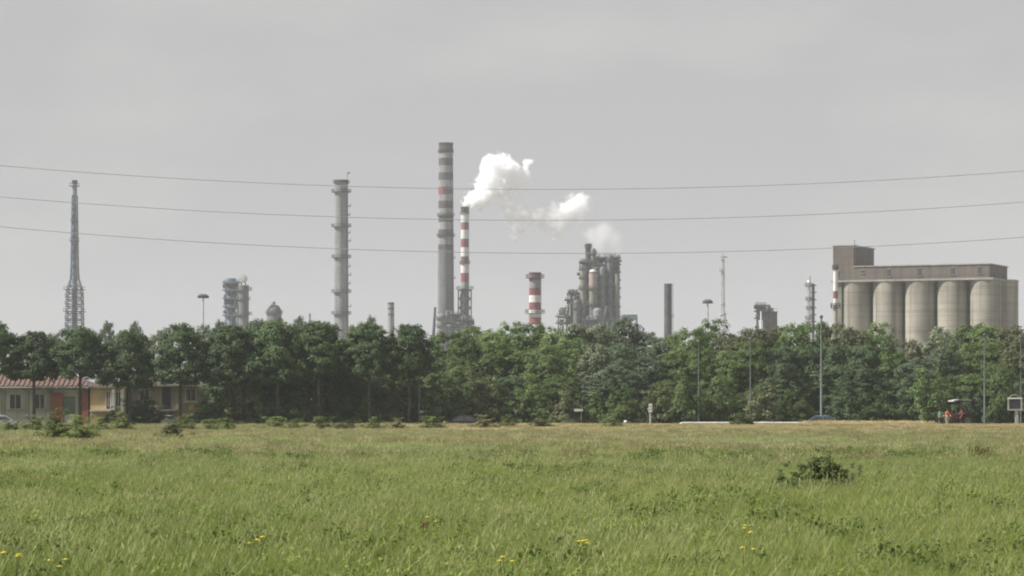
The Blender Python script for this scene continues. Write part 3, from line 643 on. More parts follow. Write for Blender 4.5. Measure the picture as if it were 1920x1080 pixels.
# ------------------------------------------------------------------ houses behind the tree row
def window(parent, x, y, z0, z1, w_, frame='plaster_white', shut=None):
    o = MB().box((x, y - 0.02, (z0 + z1) / 2), (w_, 0.06, z1 - z0)).build('window', M['wdark'], parent)
    b = MB()
    for q in (-1, 1): b.box((x + q * w_ / 2, y - 0.06, (z0 + z1) / 2), (0.1, 0.12, z1 - z0 + 0.1))
    for q in (z0, z1): b.box((x, y - 0.062, q), (w_ + 0.1, 0.124, 0.1))
    b.box((x, y - 0.055, (z0 + z1) / 2), (0.07, 0.08, z1 - z0))
    b.build('frame', M[frame], o)
    MB().box((x, y - 0.13, z0 - 0.12), (w_ + 0.4, 0.3, 0.1)).build('sill', M['slab'], o)
    return o
def roof(parent, w_, d, ze, zr, ov=0.6, m='rooftile'):
    b = MB(); x0, x1, y0, y1 = -w_ / 2 - ov, w_ / 2 + ov, -ov, d + ov; rx = w_ / 2 - d / 2 * 0.8
    P = [(x0, y0, ze), (x1, y0, ze), (x1, y1, ze), (x0, y1, ze), (-rx, d / 2, zr), (rx, d / 2, zr)]
    b.add(P, [(0, 1, 5, 4), (1, 2, 5), (2, 3, 4, 5), (3, 0, 4), (3, 2, 1, 0)]); rf = b.build('roof', M[m], parent)
    n = int((x1 - x0) / 0.55)          # ribs of cover tiles on the front slope
    for k in range(n):
        x = x0 + 0.3 + k * 0.55; tt = 1.0
        if x < -rx: tt = (x - x0) / (-rx - x0)
        if x > rx: tt = (x1 - x) / (x1 - rx)
        if tt < 0.1 or m != 'rooftile': continue
        MB().bar((x, y0, ze + 0.05), (x, y0 + (d / 2 - y0) * tt, ze + (zr - ze) * tt + 0.05), 0.2, 0.12).build('tile_rib', M[m], rf)
    b = MB(); b.box((0, y0 - 0.07, ze - 0.06), (x1 - x0, 0.14, 0.16)); b.build('gutter', M['plaster_brown' if m != 'rooftile' else 'slab'], rf)
    return rf
def house1():
    Y = 318; s = S(Y); px = 60; t = thing('white_house', (PX(px, Y), Y, LOW), 'white-walled house with red tiled roof at the left edge', 'house')
    X = lambda p: (p - px) * s; z = lambda p: PZ(p, Y) - LOW
    w_ = 208 * s
    MB().box((0, 4, z(727) / 2), (w_, 8, z(727))).build('wall', M['plaster_white'], t)
    roof(t, w_, 8, z(724), z(694))
    MB().box((0, -0.2, z(729)), (w_ + 0.3, 0.5, 0.25)).build('cornice', M['slab'], t)
    window(t, X(29), 0, z(767), z(739), 22 * s); window(t, X(75), 0, z(767), z(739), 18 * s)
    MB().box((X(107), -0.1, z(790) / 2 + z(737) / 2), (24 * s, 0.2, z(737) - z(790))).build('red_wall_panel', M['brick_red'], t)
    d = MB().box((X(130), -0.03, (z(744) + 0.1) / 2), (22 * s, 0.1, z(744))).build('door', M['door_green'], t)
    MB().box((X(130), -0.1, z(785)), (18 * s, 0.06, 18 * s)).build('lower_panel', M['plaster_white'], d)
    MB().box((X(157), -0.15, z(733) / 2), (18 * s, 0.3, z(733))).build('brown_pillar', M['brick_red'], t)
    for p in (6, 50, 92): MB().box((X(p), -0.12, z(733) / 2), (7 * s, 0.24, z(733))).build('pillar', M['slab'], t)
    MB().box((X(52), -1.2, z(788) / 2), (110 * s, 0.15, z(788))).build('garden_wall', M['slab'], t)
    MB().lathe([(0.3, z(700)), (0.3, z(686))], (X(40), 4.5, 0), 8).build('chimney', M['brick_red'], t)
house1()
def house2():
    Y = 317.6; s = S(Y); px = 200; t = thing('cream_house', (PX(px, Y), Y, LOW), 'sunlit cream house wing between the white and drab houses', 'house')
    X = lambda p: (p - px) * s; z = lambda p: PZ(p, Y) - LOW; w_ = 62 * s
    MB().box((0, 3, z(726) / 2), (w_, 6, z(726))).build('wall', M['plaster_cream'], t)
    roof(t, w_, 6, z(725), z(716), 0.15, 'rooftile_brown')
    window(t, X(203), 0, z(768), z(733), 8 * s); window(t, X(222), 0, z(762), z(735), 10 * s)
    for p in (213, 230): MB().box((X(p), -0.15, z(730) / 2), (6 * s, 0.3, z(730))).build('pillar', M['plaster_white'], t)
    MB().box((X(192), -0.6, z(770)), (44 * s, 1.2, 0.18)).build('ledge', M['plaster_white'], t)
house2()
def house3():
    Y = 320; s = S(Y); px = 322; t = thing('drab_house', (PX(px, Y), Y, LOW), 'drab brown house in tree shade with dark windows', 'house')
    X = lambda p: (p - px) * s; z = lambda p: PZ(p, Y) - LOW; w_ = 158 * s
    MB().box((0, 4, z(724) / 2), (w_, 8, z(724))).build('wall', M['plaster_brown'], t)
    roof(t, w_, 8, z(722), z(711), 0.4, 'rooftile_brown')
    window(t, X(271), 0, z(750), z(729), 19 * s); window(t, X(358), 0, z(752), z(729), 19 * s)
    d = MB().box((X(312), -0.03, (z(726) + z(767)) / 2), (16 * s, 0.1, z(726) - z(767))).build('balcony_door', M['wdark'], t)
    MB().box((X(312), -0.6, z(769)), (40 * s, 1.2, 0.16)).build('balcony', M['slab'], t)
    MB().box((X(361), -0.06, z(761)), (14 * s, 0.1, 15 * s)).build('ochre_panel', M['orange'], t)
    for p in (246, 292, 332, 392): MB().box((X(p), -0.1, z(728) / 2), (6 * s, 0.2, z(728))).build('pillar', M['plaster_brown'], t)
    window(t, X(271), 0, z(792), z(772), 15 * s); window(t, X(362), 0, z(795), z(778), 15 * s)
house3()

# ------------------------------------------------------------------ road things
def car(px, Y, name, m, label, rz=0.0):
    t = thing(name, (PX(px, Y), Y, LOW + 0.005), label, 'car', None, rz)
    L2, hw = 2.1, 0.84
    body = [(-2.1, 0.35), (-2.12, 0.62), (-1.95, 0.82), (-1.35, 0.90), (1.25, 0.93), (1.95, 0.90), (2.1, 0.75), (2.1, 0.35), (1.75, 0.28), (-1.7, 0.28)]
    b = MB(); secs = [(-hw, 0.93, 0.05), (-hw * 0.97, 1.0, 0.0), (hw * 0.97, 1.0, 0.0), (hw, 0.93, 0.05)]; n = len(body); P = []
    for y, k, dz in secs: P += [(x * (0.985 if abs(y) == hw else 1), y, 0.6 + (z - 0.6) * k) for x, z in body]
    F_ = [tuple(range(n)), tuple(reversed(range(3 * n, 4 * n)))]
    for j in range(3): F_ += [(j * n + i, (j + 1) * n + i, (j + 1) * n + (i + 1) % n, j * n + (i + 1) % n) for i in range(n)]
    b.add(P, F_).build('body', M[m], t)
    cab = [(-1.30, 0.90), (-0.55, 1.38), (0.75, 1.40), (1.60, 0.92)]; P = []
    for y, k in ((-0.80, 0), (0.80, 0)):
        for x, z in cab: P.append((x, y * (0.78 if z > 1 else 1), z))
    MB().add(P, [(0, 1, 2, 3), (7, 6, 5, 4), (0, 4, 5, 1), (1, 5, 6, 2), (2, 6, 7, 3), (3, 7, 4, 0)]).build('glasshouse', M['glass'], t)
    P = [(x, y, z) for z, k in ((1.36, 1.0), (1.44, 0.86)) for x, y in ((-0.62 * k, -0.66 * k), (0.84 * k, -0.66 * k), (0.84 * k, 0.66 * k), (-0.62 * k, 0.66 * k))]
    MB().add(P, [(3, 2, 1, 0), (4, 5, 6, 7), (0, 1, 5, 4), (1, 2, 6, 5), (2, 3, 7, 6), (3, 0, 4, 7)]).build('roof', M[m], t)
    b = MB()
    for y in (-0.81, 0.81):
        for a, c in (((-1.32, y, 0.9), (-0.56, y * 0.79, 1.39)), ((1.62, y, 0.92), (0.76, y * 0.79, 1.41)), ((0.1, y, 0.92), (0.1, y * 0.79, 1.41))): b.bar(a, c, 0.08)
    b.build('window_pillars', M[m], t)
    for x in (-1.3, 1.3):
        for y in (-0.78, 0.78):
            wh = MB().tube([(x, y - 0.1, 0.31), (x, y + 0.1, 0.31)], 0.31, 18).build('wheel', M['rubber'], t, True)
            MB().tube([(x, y - 0.115, 0.31), (x, y + 0.115, 0.31)], 0.19, 14).build('rim', M['galv'], wh, True)
    for y in (-0.6, 0.6):
        MB().box((-2.08, y, 0.68), (0.08, 0.3, 0.14)).build('headlight', M['signwhite'], t)
        MB().box((2.07, y, 0.72), (0.08, 0.26, 0.14)).build('tail_light', M['red'], t)
car(868, 302.2, 'black_car', 'car_black', 'black car on the road below the tall chimney, half hidden by grass')
car(1540, 305.2, 'teal_car', 'car_teal', 'teal car on the road at the right end of white guardrail')
car(309, 313.5, 'silver_car', 'car_silver', 'silver car parked in front of the drab house behind bushes', R(8))
car(-2, 304.0, 'pale_car', 'car_silver', 'pale car cut by the left edge, on the road before white house')

def guardrail():
    Y = 299.2; t = thing('guardrail', (PX(1280, Y), Y, LOW), 'white steel guardrail along the road edge left of teal car', 'guardrail')
    x1 = PX(1545, Y) - PX(1280, Y); n = 7
    for k in range(n):
        a, b_ = x1 * k / n, x1 * (k + 1) / n - 0.01
        prof = [(0, 0.44), (-0.07, 0.49), (-0.07, 0.56), (0, 0.61), (-0.07, 0.66), (-0.07, 0.73), (0, 0.78), (0.03, 0.78), (-0.03, 0.72), (-0.03, 0.67), (0.04, 0.61), (-0.03, 0.55), (-0.03, 0.50), (0.03, 0.44)]
        P = [(a, y, z) for y, z in prof] + [(b_, y, z) for y, z in prof]; m_ = len(prof)
        MB().add(P, [(i, (i + 1) % m_, (i + 1) % m_ + m_, i + m_) for i in range(m_)]).build('rail_beam', M['rail'], t)
    for k in range(n + 1): MB().box((x1 * k / n, 0.12, 0.38), (0.12, 0.15, 0.8)).build('post', M['galv'], t)
    MB().tube([(0, 0, 0.61), (-0.25, 0.02, 0.55), (-0.6, 0.06, 0.35)], [0.16, 0.15, 0.08], 8).build('end_terminal', M['rail'], t, True)
guardrail()

def lamp(px, top, Y, label, w_=0.11):
    t = thing('street_lamp', (PX(px, Y), Y, LOW), label, 'street lamp', 'street lamps along the road')
    z = PZ(top, Y) - LOW
    MB().tube([(0, 0, 0), (0, 0, 1.2), (0, 0, 1.25), (0, 0, z)], [w_ * 1.3, w_ * 1.25, w_, w_ * 0.55], 10).build('pole', M['lamp_grey'], t, True)
    MB().lathe([(0.06, z), (0.16, z + 0.1), (0.2, z + 0.3), (0.08, z + 0.42)], n=12).build('lamp_head', M['lamp_grey'], t, True)
    MB().box((0, 0, 0.04), (0.4, 0.4, 0.08)).build('base_plate', M['lamp_grey'], t)
lamp(786, 700, 307.6, 'thin street lamp before the trees, left of tall chimney', 0.08)
lamp(1310, 645, 307.8, 'street lamp pole rising at the left end of white guardrail', 0.085)
lamp(1407, 640, 307.7, 'street lamp pole behind the middle of white guardrail', 0.085)
lamp(1540, 598, 307.2, 'tallest street lamp pole, rising above the trees behind teal car', 0.15)
lamp(1846, 632, 306.8, 'street lamp pole right of the tractor', 0.11)
lamp(1914, 636, 307.4, 'street lamp pole above the framed board at right edge', 0.10)

def dirsign(px, py, w_, Y, label, zb=LOW, side=1):
    s = S(Y); t = thing('direction_sign', (PX(px, Y), Y, zb), label, 'road sign', 'small white direction signs')
    z = PZ(py, Y) - zb
    MB().tube([(side * w_ * s * 0.3, 0.06, 0), (side * w_ * s * 0.3, 0.06, z + 0.2)], 0.035, 8).build('pole', M['galv'], t, True)
    hw, hh = w_ * s / 2, 0.13
    b = MB().prism([(-hw, z - hh), (hw * 0.8, z - hh), (hw, z), (hw * 0.8, z + hh), (-hw, z + hh)], -0.02, 0.01)
    b.build('sign_plate', M['signwhite'], t)
dirsign(1085, 769, 17, 308.0, 'white arrow sign on a post before the trees, below refinery unit')
dirsign(793, 772, 17, 308.6, 'left one of two small white signs beside thin street lamp')
dirsign(822, 770, 13, 309.0, 'right one of two small white signs near thin street lamp')

def marker(px, py, Y, label):
    zb = gz(Y); t = thing('marker_post', (PX(px, Y), Y, zb), label, 'marker', 'white roadside markers')
    z = PZ(py, Y) - zb
    MB().tube([(0, 0, 0), (0, 0, z)], 0.06, 8).build('post', M['galv'], t, True)
    MB().ball((0, 0, z), 0.2, sq=0.8).build('cap', M['signwhite'], t, True)
marker(1173, 791, 299.4, 'white round-topped marker left of the tall post')
marker(1727, 781, 308.5, 'white round-topped marker left of the tractor')
def tallpost():
    Y = 297.0; t = thing('sign_post', (PX(1219.5, Y), Y, gz(Y)), 'tall post with narrow upright panel and white concrete foot', 'post')
    s = S(Y); z = lambda p: PZ(p, Y) - gz(Y)
    MB().lathe([(0.42, -0.05), (0.40, 0.12), (0.25, 0.3)], n=14).build('foot', M['signwhite'], t, True)
    MB().tube([(0, 0, 0.2), (0, 0, z(757))], 0.09, 10).build('pole', M['steel_pale'], t, True)
    MB().box((0, -0.12, z(765)), (0.42, 0.06, 18 * s)).build('panel', M['steel_pale'], t)
    for k in range(3): MB().box((0, -0.16, z(759.5 + 5.5 * k)), (0.3, 0.02, 0.2)).build('plate', M['signwhite'], t)
tallpost()
def board():
    Y = 297.0; t = thing('framed_board', (PX(1903, Y), Y, gz(Y)), 'dark board in a white square frame on a post at right edge', 'sign')
    s = S(Y); z = lambda p: PZ(p, Y) - gz(Y)
    w_, h_ = 27 * s, 24 * s; zc = z(757.5)
    MB().box((0, 0.02, zc), (w_ - 0.2, 0.05, h_ - 0.2)).build('panel', M['signdark'], t)
    for q in (-1, 1):
        MB().box((q * (w_ / 2 - 0.07), 0, zc), (0.15, 0.1, h_ - 0.3)).build('frame_upright', M['steel_pale'], t)
        MB().box((0, 0, zc + q * (h_ / 2 - 0.07)), (w_, 0.12, 0.15)).build('frame_rail', M['signwhite' if q > 0 else 'steel_pale'], t)
    MB().box((0.2, 0.12, (zc - h_ / 2) / 2 + 0.3), (0.34, 0.2, zc - h_ / 2 + 0.6)).build('post', M['steel_pale'], t)
    MB().lathe([(0.42, -0.05), (0.42, 0.1), (0.2, 0.34)], (0.15, 0.1, 0), 14).build('foot', M['signwhite'], t, True)
    b = MB().tube([(-0.4 + 0.5 * math.cos(a) + 0.35, 0, zc + h_ / 2 + 0.28 * math.sin(a)) for a in np.linspace(0, math.pi, 9)], 0.05, 6)
    b.build('top_bracket', M['galv'], t, True)
board()

# ------------------------------------------------------------------ people and tractor
def skinmesh(name, verts, edges, rad, m, parent, sub=1):
    me = bpy.data.meshes.new(name); bm = bmesh.new(); lay = bm.verts.layers.skin.verify()
    vv = [bm.verts.new(v) for v in verts]
    for a, b_ in edges: bm.edges.new((vv[a], vv[b_]))
    for i, v in enumerate(vv):
        r = rad[i]; v[lay].radius = (r, r) if not isinstance(r, tuple) else r; v[lay].use_root = (i == 0)
    bm.to_mesh(me); bm.free(); me.materials.append(m)
    o = bpy.data.objects.new(name, me); C.objects.link(o); o.parent = parent
    k = o.modifiers.new('skin', 'SKIN'); k.use_smooth_shade = True
    k = o.modifiers.new('sub', 'SUBSURF'); k.levels = sub; k.render_levels = sub
    return o
def person(loc, rz, label, shirt, trousers, sit=False, arms=0.0):
    t = thing('person', loc, label, 'person', None, rz)    # faces local -y
    hz = 0.92
    if sit: kn = [(-0.1, -0.45, hz), (0.1, -0.45, hz)]; an = [(-0.1, -0.5, hz - 0.45), (0.1, -0.5, hz - 0.45)]
    else: kn = [(-0.11, -0.05, 0.5), (0.12, 0.03, 0.5)]; an = [(-0.12, 0.02, 0.08), (0.13, 0.1, 0.08)]
    V_ = [(0, 0, hz), (0, 0.0, hz + 0.28), (0, 0.0, hz + 0.5), (0, -0.01, hz + 0.60), (0, -0.03, hz + 0.66), (0, -0.04, hz + 0.76), (0, -0.02, hz + 0.84)]
    E_ = [(0, 1), (1, 2), (2, 3), (3, 4), (4, 5), (5, 6)]; Q = [0.13, 0.125, 0.14, 0.06, 0.055, 0.1, 0.085]
    hands = []
    for sx in (-1, 1):
        i = len(V_); el = (sx * 0.24, -0.06 - 0.12 * arms, hz + 0.24); wr = (sx * 0.22, -0.14 - 0.3 * arms, hz + 0.02 + 0.26 * arms)
        V_ += [(sx * 0.17, 0, hz + 0.5), el, wr]; E_ += [(2, i), (i, i + 1), (i + 1, i + 2)]; Q += [0.07, 0.048, 0.032]
        d = (Vector(wr) - Vector(el)).normalized(); p = Vector(wr) + d * 0.07; j = len(V_)
        V_.append(tuple(p)); E_.append((i + 2, j)); Q.append(0.034)
        for q, ln in ((-0.03, 0.075), (-0.01, 0.088), (0.01, 0.083), (0.03, 0.065)):
            f1 = p + d * ln * 0.5 + Vector((0, q, 0)); f2 = f1 + d * ln * 0.5 + Vector((-sx * 0.02, 0, 0)); k = len(V_)
            V_ += [tuple(f1), tuple(f2)]; E_ += [(j, k), (k, k + 1)]; Q += [0.010, 0.008]
        k = len(V_); th_ = Vector(wr) + d * 0.03 + Vector((0, -0.05, 0)); V_ += [tuple(th_), tuple(th_ + d * 0.04)]; E_ += [(i + 2, k), (k, k + 1)]; Q += [0.012, 0.009]
    for s_, (a, b_) in enumerate(zip(kn, an)):
        i = len(V_); sx = -1 if s_ == 0 else 1
        V_ += [(sx * 0.1, 0, hz - 0.06), a, b_, (b_[0], b_[1] - 0.17, b_[2] - 0.04)]; E_ += [(0, i), (i, i + 1), (i + 1, i + 2), (i + 2, i + 3)]; Q += [0.09, 0.06, 0.045, 0.04]
    body = skinmesh('body', V_, E_, Q, M['skin'], t)
    skinmesh('shirt', [(0, 0, hz + 0.03), (0, 0, hz + 0.28), (0, 0, hz + 0.51), (-0.18, 0, hz + 0.51), (0.18, 0, hz + 0.51), (-0.235, -0.05 - 0.1 * arms, hz + 0.3), (0.235, -0.05 - 0.1 * arms, hz + 0.3)],
             [(0, 1), (1, 2), (2, 3), (2, 4), (3, 5), (4, 6)], [(0.19, 0.15), (0.185, 0.145), (0.17, 0.14), 0.095, 0.095, 0.07, 0.07], M[shirt], t)
    skinmesh('trousers', [(0, 0, hz), (-0.1, 0, hz - 0.08), (0.1, 0, hz - 0.08), kn[0], kn[1], (an[0][0], an[0][1], an[0][2] + 0.03), (an[1][0], an[1][1], an[1][2] + 0.03)],
             [(0, 1), (0, 2), (1, 3), (2, 4), (3, 5), (4, 6)], [(0.16, 0.14), 0.115, 0.115, 0.085, 0.085, 0.07, 0.07], M[trousers], t)
    b = MB(); b.ball((0, -0.01, hz + 0.815), 0.125, 14, 8, 1.0); b.build('hair', M['hair'], t, True)
    b = MB(); b.ball((0, -0.145, hz + 0.745), 0.022, 6, 4); b.build('nose', M['skin'], t, True)
    for q in (-0.04, 0.04): MB().ball((q, -0.128, hz + 0.775), 0.014, 6, 4).build('eye', M['hair'], t)
    return t
YT = 295.2
person((PX(1776, YT), YT, gz(YT)), R(25), 'person in orange-red shirt and pale trousers standing left of tractor', 'shirt_orange', 'trouser_pale', False, 0.5)
person((PX(1761.5, YT + 0.6), YT + 0.6, gz(YT + 0.6)), R(80), 'person in teal shirt standing leftmost behind orange-red shirt', 'shirt_teal', 'trouser_dark', False, 0.2)
def tractor():
    Y = 297.2; t = thing('tractor', (PX(1798, Y), Y, gz(Y) + 0.01), 'old tractor with a pale flat canopy, driver in red shirt', 'tractor', None, R(14)); t.scale = (1.1, 1.1, 1.12)
    # faces local -x
    hood = [(-1.35, 0.75), (-1.4, 1.15), (-1.25, 1.28), (-0.15, 1.36), (-0.1, 0.7)]
    MB().prism(hood, -0.3, 0.3).build('hood', M['tractor'], t)
    MB().box((-1.39, 0, 0.98), (0.06, 0.5, 0.36)).build('grille', M['steel_dark'], t)
    MB().box((0.25, 0, 0.72), (1.2, 0.5, 0.42)).build('chassis', M['steel_dark'], t)
    for y in (-0.62, 0.62):
        for x, r, w_ in ((0.6, 0.66, 0.34), (-1.0, 0.36, 0.2)):
            prof = [(r * 0.55, -w_ / 2), (r * 0.92, -w_ / 2), (r, -w_ / 3), (r, w_ / 3), (r * 0.92, w_ / 2), (r * 0.55, w_ / 2)]
            b = MB(); n = 24; o0 = 0
            for rr, yy in prof:
                for k in range(n): b.v.append((x + rr * math.cos(2 * math.pi * k / n), y + yy, r + rr * math.sin(2 * math.pi * k / n)))
            for i in range(len(prof) - 1):
                for k in range(n): b.f.append((i * n + k, i * n + (k + 1) % n, (i + 1) * n + (k + 1) % n, (i + 1) * n + k))
            for k in range(18):
                a = 2 * math.pi * k / 18; b.box((x + r * math.cos(a), y, r + r * math.sin(a)), (0.07, w_ * 0.9, 0.05), 0, -a)
            wh = b.build('wheel', M['rubber'], t)
            MB().tube([(x, y - w_ * 0.3, r), (x, y + w_ * 0.3, r)], r * 0.56, 18).build('rim', M['steel'], wh, True)
        pts = [(0.6 + 0.78 * math.cos(a), y, 0.66 + 0.78 * math.sin(a)) for a in np.linspace(R(20), R(165), 9)]
        b = MB()
        for i in range(8): b.bar(pts[i], pts[i + 1], 0.42, 0.05)
        b.build('fender', M['tractor'], t)
    MB().box((0.55, 0, 1.06), (0.42, 0.46, 0.1)).box((0.76, 0, 1.3), (0.08, 0.44, 0.42)).build('seat', M['steel_dark'], t)
    MB().bar((-0.1, 0, 1.2), (0.12, 0, 1.52), 0.06).build('steering_column', M['steel_dark'], t)
    pts = [(0.12 + 0.07 * math.cos(a), 0.2 * math.sin(a), 1.52 + 0.18 * math.cos(a) * 0.6) for a in np.linspace(0, 2 * math.pi, 13)]
    MB().tube(pts, 0.02, 6, False).build('steering_wheel', M['rubber'], t, True)
    for x in (-0.05, 0.95):
        for y in (-0.5, 0.5): MB().bar((x, y, 0.9), (x, y, 2.6), 0.085).build('canopy_post', M['steel'], t)
    c = [(-0.85, 2.46), (-0.8, 2.56), (-0.2, 2.68), (0.6, 2.68), (1.05, 2.62), (1.05, 2.56), (-0.2, 2.58)]
    MB().prism(c, -0.7, 0.7).build('canopy', M['steel_pale'], t)
    MB().tube([(-0.7, 0.12, 1.3), (-0.7, 0.12, 1.95)], 0.04, 8).build('exhaust_pipe', M['steel_dark'], t, True)
    for y in (-0.25, 0.25): MB().tube([(-1.40, y, 1.15), (-1.46, y, 1.15)], 0.08, 10).build('headlight', M['steel_pale'], t, True)
    return Y
tractor()
person((PX(1803, 297.2), 297.1, gz(297.2) + 0.36), R(-76), 'person in red shirt seated on the tractor under canopy', 'shirt_red', 'trouser_dark', True, 0.8)

# ------------------------------------------------------------------ trees
def leafcloud(rng, centers, outn, per, cr_, size, up=0.5):
    """leaf quads in clumps around the given centres; returns verts, faces"""
    n = len(centers) * per
    c = np.repeat(centers, per, axis=0); on = np.repeat(outn, per, axis=0)
    d = rng.normal(size=(n, 3)); d /= np.linalg.norm(d, axis=1)[:, None]
    p = c + d * (rng.random((n, 1)) ** 0.5) * cr_ * np.array([1, 1, 0.65])
    nr = on * 0.55 + np.array([0, 0, up]) + d * 0.45 + rng.normal(size=(n, 3)) * 0.42
    nr /= np.linalg.norm(nr, axis=1)[:, None]
    a = np.cross(nr, rng.normal(size=(n, 3))); a /= np.linalg.norm(a, axis=1)[:, None]
    b = np.cross(nr, a); sz = size * (0.6 + 0.8 * rng.random((n, 1)))
    droop = -nr * sz * 0.25
    v = np.stack([p - a * sz, p - b * sz * 0.55 + 0 * droop, p + a * sz + droop, p + b * sz * 0.55], axis=1).reshape(-1, 3)
    f = np.arange(n * 4).reshape(-1, 4)
    return v, f
def mesh_np(name, v, f, m):
    me = bpy.data.meshes.new(name); n = len(f)
    me.vertices.add(len(v)); me.vertices.foreach_set('co', v.astype(np.float32).ravel())
    me.loops.add(n * 4); me.loops.foreach_set('vertex_index', f.astype(np.int32).ravel())
    me.polygons.add(n); me.polygons.foreach_set('loop_start', np.arange(0, n * 4, 4, dtype=np.int32))
    me.update(calc_edges=True); me.materials.append(m)
    return me
def crown_points(rng, prof, z0, z1, rad, n, lob=0.28, nl=5):
    ph = rng.random(4) * 6.28
    t_ = rng.random(n * 3); a = rng.random(n * 3) * 2 * math.pi
    r = np.interp(t_, [p[0] for p in prof], [p[1] for p in prof]) * rad
    keep = rng.random(n * 3) < (r / r.max() + 0.15); t_, a, r = t_[keep][:n], a[keep][:n], r[keep][:n]
    r = r * (1 + lob * np.sin(nl * a + ph[0] + 7 * t_) * 0.6 + lob * np.sin(3 * a + ph[1] - 11 * t_) * 0.6)
    q = np.sqrt(0.25 + 0.75 * rng.random(len(t_)))
    zc = z0 + (z1 - z0) * t_ + 0.35 * np.sin(4 * a + ph[2]) * (z1 - z0) * 0.09
    c = np.stack([r * q * np.cos(a), r * q * np.sin(a), zc], axis=1)
    o = np.stack([np.cos(a), np.sin(a), (t_ - 0.4) * 1.6], axis=1)
    return c, o
PROF = {
 'row':   [(0, 0.75), (0.12, 1.0), (0.38, 1.0), (0.62, 0.88), (0.82, 0.68), (0.93, 0.5), (1, 0.3)],
 'round': [(0, 0.55), (0.15, 0.85), (0.45, 1.0), (0.7, 0.97), (0.88, 0.78), (1, 0.42)],
 'tall':  [(0, 0.55), (0.2, 0.88), (0.5, 1.0), (0.75, 0.92), (0.9, 0.7), (1, 0.36)],
 'bushy': [(0, 0.85), (0.25, 1.0), (0.6, 0.9), (0.85, 0.6), (1, 0.25)],
}
def crown_mesh(name, seed, prof, z0, z1, rad, nclump, per, cr_, size, m, rag=0.0):
    rng = np.random.default_rng(seed)
    c, o = crown_points(rng, PROF[prof], z0, z1, rad, nclump, 0.28 + rag)
    if rag:      # uneven sprays standing out of the outline
        c = c * (0.8 + rag * rng.random((len(c), 1)) ** 3)
        c[:, 2] *= 0.75 + 0.5 * (np.sin(c[:, 0] * 9 + seed) * np.sin(c[:, 1] * 8 + seed * 2) > 0.1)
    v, f = leafcloud(rng, c, o, per, cr_, size)
    return mesh_np(name, v, f, m)
def trunk_mesh(seed, h, r0, zc, rad, m):
    rng = random.Random(seed); b = MB()
    lean = rng.uniform(-0.2, 0.2)
    b.tube([(0, 0, -0.3), (0.03, 0, 0.6), (lean * 0.5, 0, zc), (lean, 0.1, h * 0.82)], [r0 * 1.35, r0, r0 * 0.8, r0 * 0.25], 9)
    for k in range(7):
        a = k * 2.4 + rng.random(); z = zc * 0.85 + (h * 0.5 - zc * 0.5) * rng.random(); l = rad * rng.uniform(0.6, 0.9)
        b.tube([(lean * 0.6, 0, z), (lean * 0.6 + l * 0.5 * math.cos(a), l * 0.5 * math.sin(a), z + l * 0.45), (lean * 0.6 + l * math.cos(a), l * math.sin(a), z + l * 0.8)], [r0 * 0.5, r0 * 0.35, r0 * 0.12], 6)
    me_o = b.build('trunk', m, None, True); me = me_o.data; bpy.data.objects.remove(me_o); return me
TREES = {}
def kind(key, seeds, prof, h, z0, rad, ncl, per, cr_, size, leaf, bark='bark', r0=0.16):
    TREES[key] = [(crown_mesh('crown', s_, prof, z0, h, rad, ncl, per, cr_, size, LM[leaf]), trunk_mesh(s_, h, r0, z0 + 0.4, rad, M[bark]), h, rad) for s_ in seeds]
kind('row', (1, 2, 3, 4), 'row', 11.0, 5.75, 3.0, 360, 45, 0.55, 0.137, 'row', 'bark_grey', 0.2)
kind('row_low', (5, 6, 7), 'row', 11.0, 4.9, 3.0, 380, 45, 0.55, 0.137, 'row', 'bark_grey', 0.2)
kind('dark', (11, 12, 13), 'round', 10.0, 1.2, 2.8, 420, 41, 0.55, 0.144, 'dark')
kind('green', (21, 22, 23), 'round', 10.0, 1.0, 2.8, 400, 41, 0.55, 0.137, 'green')
kind('light', (31, 32, 33), 'tall', 10.0, 0.8, 2.6, 380, 41, 0.55, 0.130, 'light')
kind('grey', (41, 42, 43), 'tall', 10.0, 1.0, 2.6, 380, 41, 0.55, 0.130, 'grey', 'bark_grey')
kind('olive', (51, 52), 'round', 10.0, 1.0, 2.7, 380, 41, 0.55, 0.130, 'olive')
kind('silver', (61, 62), 'tall', 10.0, 1.4, 2.4, 340, 41, 0.5, 0.130, 'silver', 'bark_grey')
nvar = {}
def tree(key, px, top, Y, label, width=None, name='tree', group=None, cat='tree'):
    v = TREES[key]; i = nvar.get(key, 0); nvar[key] = i + 1
    cm, tm, h, rad = v[i % len(v)]
    t = thing(name, (PX(px, Y), Y, gz(Y)), label, cat, group, (i * 2.1) % 6.28)
    hh = PZ(top, Y) - gz(Y); k = hh / h; kw = (width * S(Y) / 2 / rad) if width else k
    t.scale = (kw, kw, k)
    for nm, me in (('crown', cm), ('trunk', tm)):
        o = bpy.data.objects.new(nm, me); C.objects.link(o); o.parent = t
    return t
G1 = 'dark trees in the row before the houses'
for px, top, wd, lab in ((-12, 608, 100, 'dark row tree cut by the left edge'), (64, 624, 96, 'dark row tree before the red-roofed white house'), (150, 616, 100, 'dark row tree where white and cream houses meet'),
        (243, 622, 100, 'dark row tree between cream house and drab house'), (339, 612, 104, 'dark row tree before the right half of drab house'), (432, 612, 108, 'dark row tree just right of drab house'),
        (520, 604, 112, 'dark row tree below the domed tank'), (598, 606, 104, 'dark row tree left of foot of ringed column'), (692, 610, 100, 'dark row tree right of foot of ringed column'), (768, 611, 92, 'last dark row tree, left of tallest chimney')):
    tree('row_low' if 200 < px < 560 else 'row', px, top, 308.5 if px < 600 else 308.0, lab, wd, 'row_tree', G1)

